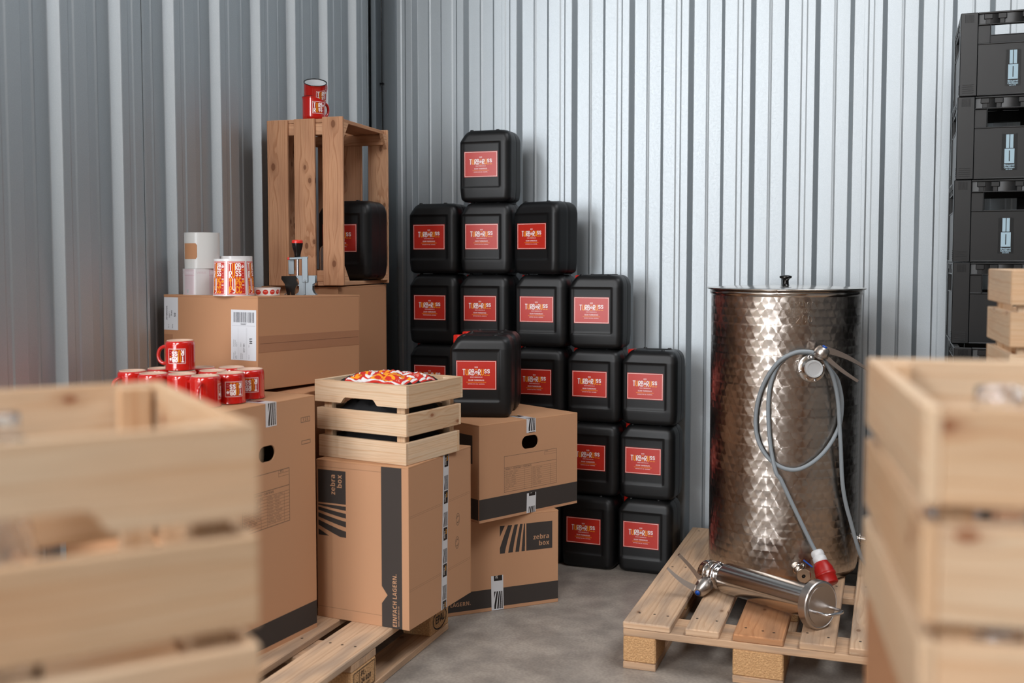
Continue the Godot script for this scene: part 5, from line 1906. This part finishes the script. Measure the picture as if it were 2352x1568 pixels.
# ------------------------------------------------------------------ label rolls and the capper
func roll(called: String, label: String, xf: Transform3D, r: float, core: float, h: float, mat: Material, wrap: float, top_r := -1.0, group := "") -> Node3D:
	var o := thing(called, label, "label roll", xf, group)
	if top_r < 0.0:
		top_r = r
	var st := begin()
	lathe(st, [[Vector2(top_r - 0.0004, h), Vector2(core + (top_r - core) * 0.66, h - 0.0006), Vector2(core, h)], [Vector2(core, 0.0), Vector2(r, 0.0)]], 48)
	part("paper_edge", done(st), M.white_paper, o)
	st = begin()
	st.set_smooth_group(1)
	for i in 64:
		var t0 := TAU * i / 64.0
		var t1 := TAU * (i + 1) / 64.0
		var a := Vector3(sin(t0), 0, cos(t0))
		var b := Vector3(sin(t1), 0, cos(t1))
		face(st, [a * r, b * r, b * top_r + Vector3.UP * h, a * top_r + Vector3.UP * h], [Vector2(t0 / wrap, 1), Vector2(t1 / wrap, 1), Vector2(t1 / wrap, 0), Vector2(t0 / wrap, 0)], a)
	part("outer_wrap", done(st), mat, o)
	st = begin()
	lathe(st, [[Vector2(core, h), Vector2(core, 0.0)], [Vector2(core - 0.003, 0.0), Vector2(core - 0.003, h)], [Vector2(core - 0.003, h), Vector2(core, h)]], 40)
	part("cardboard_core", done(st), M.kraft, o)
	return o

func build_rolls():
	var y := func(z: float) -> float: return 0.8372 + 0.2842 + (z - 2.42) * 0.0205 + 0.0004
	# blank white rolls stacked
	var faint := canvas(420, 256, Color(0.8, 0.79, 0.79))
	faint.fill_rect(Rect2i(10, 8, 190, 240), Color(0.78, 0.72, 0.74))
	rect_line(faint, Rect2i(10, 8, 190, 60), 3, Color(0.74, 0.6, 0.63))
	words(faint, "TURBORUSS", 104, 48, 26, Color(0.85, 0.83, 0.84), 0.5)
	words(faint, "TURBORUSS", 304, 48, 26, Color(0.77, 0.7, 0.72), 0.5)
	faint.fill_rect(Rect2i(60, 200, 40, 34), Color(0.7, 0.72, 0.72))
	var fm := printed(faint, 0.25)
	fm.texture_repeat = true
	var zl: float = 2.585
	roll("label_roll", "white label roll with faint print, beneath the blank roll on the parcel", at(0.704, y.call(zl), zl, -28.0), 0.054, 0.038, 0.083, fm, 1.6, -1.0, "label rolls on the parcel")
	var top := roll("label_roll", "blank white roll with a brown tag, uppermost on the parcel", at(0.709, y.call(zl) + 0.0835, zl - 0.004, 0.0), 0.0545, 0.038, 0.113, M.white_paper, TAU, -1.0, "label rolls on the parcel")
	var st := begin()
	st.set_smooth_group(1)
	for i in 12:
		var t0 := -0.67 + 0.085 * i
		var t1 := t0 + 0.085
		var a := Vector3(sin(t0), 0, cos(t0)) * 0.0549
		var b := Vector3(sin(t1), 0, cos(t1)) * 0.0549
		var s0 := 0.0 if i < 11 else 0.006
		face(st, [a + Vector3.UP * 0.03, b + Vector3.UP * (0.03 + s0), b + Vector3.UP * (0.079 - s0), a + Vector3.UP * 0.079], [Vector2.ZERO, Vector2.ZERO, Vector2.ZERO, Vector2.ZERO], a)
	part("brown_tag", done(st), M.kraft, top)
	var sm: StandardMaterial3D = M.sticker.duplicate()
	sm.texture_repeat = true
	var zf := 2.635
	var front := roll("sticker_roll", "roll of red and orange stickers in front, leaning tapered on the parcel", at(0.862, y.call(zf), zf, 0.0), 0.0625, 0.04, 0.113, sm, TAU / 2.0, 0.0575, "sticker rolls on the parcel")
	front.rotation.y = deg_to_rad(74.0)
	var zr := 2.505
	roll("sticker_roll", "roll of red and orange stickers behind the front one", at(0.782, y.call(zr), zr, 20.0), 0.0525, 0.038, 0.124, sm, TAU / 2.0, -1.0, "sticker rolls on the parcel")
	# strip of round seals
	var dots := canvas(560, 96, Color(0.87, 0.86, 0.85))
	for k in 7:
		stroke(dots, [Vector2(40 + 80 * k, 52), Vector2(40.1 + 80 * k, 52)], 30.0, Color(0.75, 0.17, 0.13))
		dots.fill_rect(Rect2i(20 + 80 * k, 48, 40, 3), Color(0.9, 0.72, 0.68))
		words(dots, "TURBO", 40 + 80 * k, 46, 11, Color(0.9, 0.72, 0.68), 0.5)
	var dm := printed(dots, 0.3)
	dm.texture_repeat = true
	var zd := 2.535
	roll("seal_roll", "low white roll of round red seals beside the steel capper", at(0.905, y.call(zd), zd, 0.0), 0.049, 0.03, 0.024, dm, TAU / 2.0, 0.0525, "")
	build_capper(y)

func build_capper(y: Callable):
	# bottle capper: sheet steel feet, lever jaws, threaded post and a dark handle with a red top
	var zc := 2.415
	var o := thing("bottle_capper", "chrome bottle capper with black and red knob standing on the parcel", "tool", at(0.956, y.call(zc), zc, 20.0))
	var st := begin()
	lathe(st, [[Vector2(0.0085, 0.122), Vector2(0.0098, 0.124), Vector2(0.0098, 0.13), Vector2(0.0125, 0.142), Vector2(0.0168, 0.157), Vector2(0.0178, 0.168)]], 28)
	part("knob", done(st), M.black_knob, o)
	st = begin()
	lathe(st, [[Vector2(0.0178, 0.168), Vector2(0.0176, 0.1755), Vector2(0.0155, 0.1785), Vector2(0.0, 0.179)]], 28)
	part("knob_top", done(st), M.red_plastic, o)
	st = begin()
	rod(st, Vector3(0, 0.058, 0), Vector3(0, 0.124, 0), 0.0045)
	part("shaft", done(st), M.chrome, o)
	st = begin()
	cbox(st, Transform3D(Basis(Vector3.BACK, 0.05), Vector3(0.004, 0.1195, 0)), Vector3(0.058, 0.0075, 0.022), 0.0015)
	part("top_bridge", done(st), M.zinc, o)
	st = begin()
	cbox(st, at(-0.0278, 0.1182, 0), Vector3(0.007, 0.0085, 0.0225), 0.0015)
	part("red_tip", done(st), M.red_plastic, o)
	st = begin()
	cbox(st, at(-0.022, 0.092, -0.006), Vector3(0.019, 0.05, 0.004), 0.0012)
	part("rear_arm", done(st), M.zinc, o)
	st = begin()
	cbox(st, at(0.0255, 0.082, 0.011), Vector3(0.019, 0.082, 0.004), 0.0012)
	cbox(st, at(0.0255, 0.1225, 0.009), Vector3(0.021, 0.004, 0.008), 0.001)
	rod(st, Vector3(0.0258, 0.047, 0.012), Vector3(0.0258, 0.047, 0.0155), 0.0035)
	part("front_arm", done(st), M.zinc, o)
	# flared front plate and dark jaw
	var poly := PackedVector2Array([Vector2(-0.034, 0), Vector2(-0.022, 0.01), Vector2(-0.0205, 0.018), Vector2(-0.0205, 0.044), Vector2(-0.024, 0.054), Vector2(-0.031, 0.058), Vector2(-0.031, 0.063), Vector2(0.031, 0.063), Vector2(0.031, 0.04), Vector2(0.023, 0.035), Vector2(0.0225, 0.017), Vector2(0.026, 0.008), Vector2(0.034, 0.0)])
	for q in [[0.026, 0.007], [0.026, -0.026]]:
		st = begin()
		slab(st, poly, 0.0022, Transform3D(Basis(), Vector3(q[0], 0.0, q[1])))
		part("foot_plate", done(st), M.zinc, o)
	st = begin()
	cbox(st, at(0.026, 0.031, -0.009), Vector3(0.052, 0.005, 0.03), 0.0012)
	cbox(st, at(0.0235, 0.022, 0.0095), Vector3(0.0045, 0.043, 0.004), 0.001)
	part("cross_piece", done(st), M.zinc, o)
	st = begin()
	slab(st, PackedVector2Array([Vector2(-0.022, 0.0), Vector2(-0.014, 0.0), Vector2(-0.012, 0.016), Vector2(-0.009, 0.0), Vector2(0.0, 0.0), Vector2(0.004, 0.02), Vector2(0.012, 0.038), Vector2(0.006, 0.048), Vector2(0.01, 0.056), Vector2(0.006, 0.0625), Vector2(-0.04, 0.0615), Vector2(-0.041, 0.052), Vector2(-0.03, 0.036)]), 0.018, at(-0.011, 0, 0.0))
	part("jaw", done(st), M.black_knob, o)
	st = begin()
	cbox(st, Transform3D(Basis(Vector3.BACK, 0.5), Vector3(-0.036, 0.0055, -0.004)), Vector3(0.018, 0.002, 0.02), 0.0006)
	part("jaw_foot", done(st), M.zinc, o)
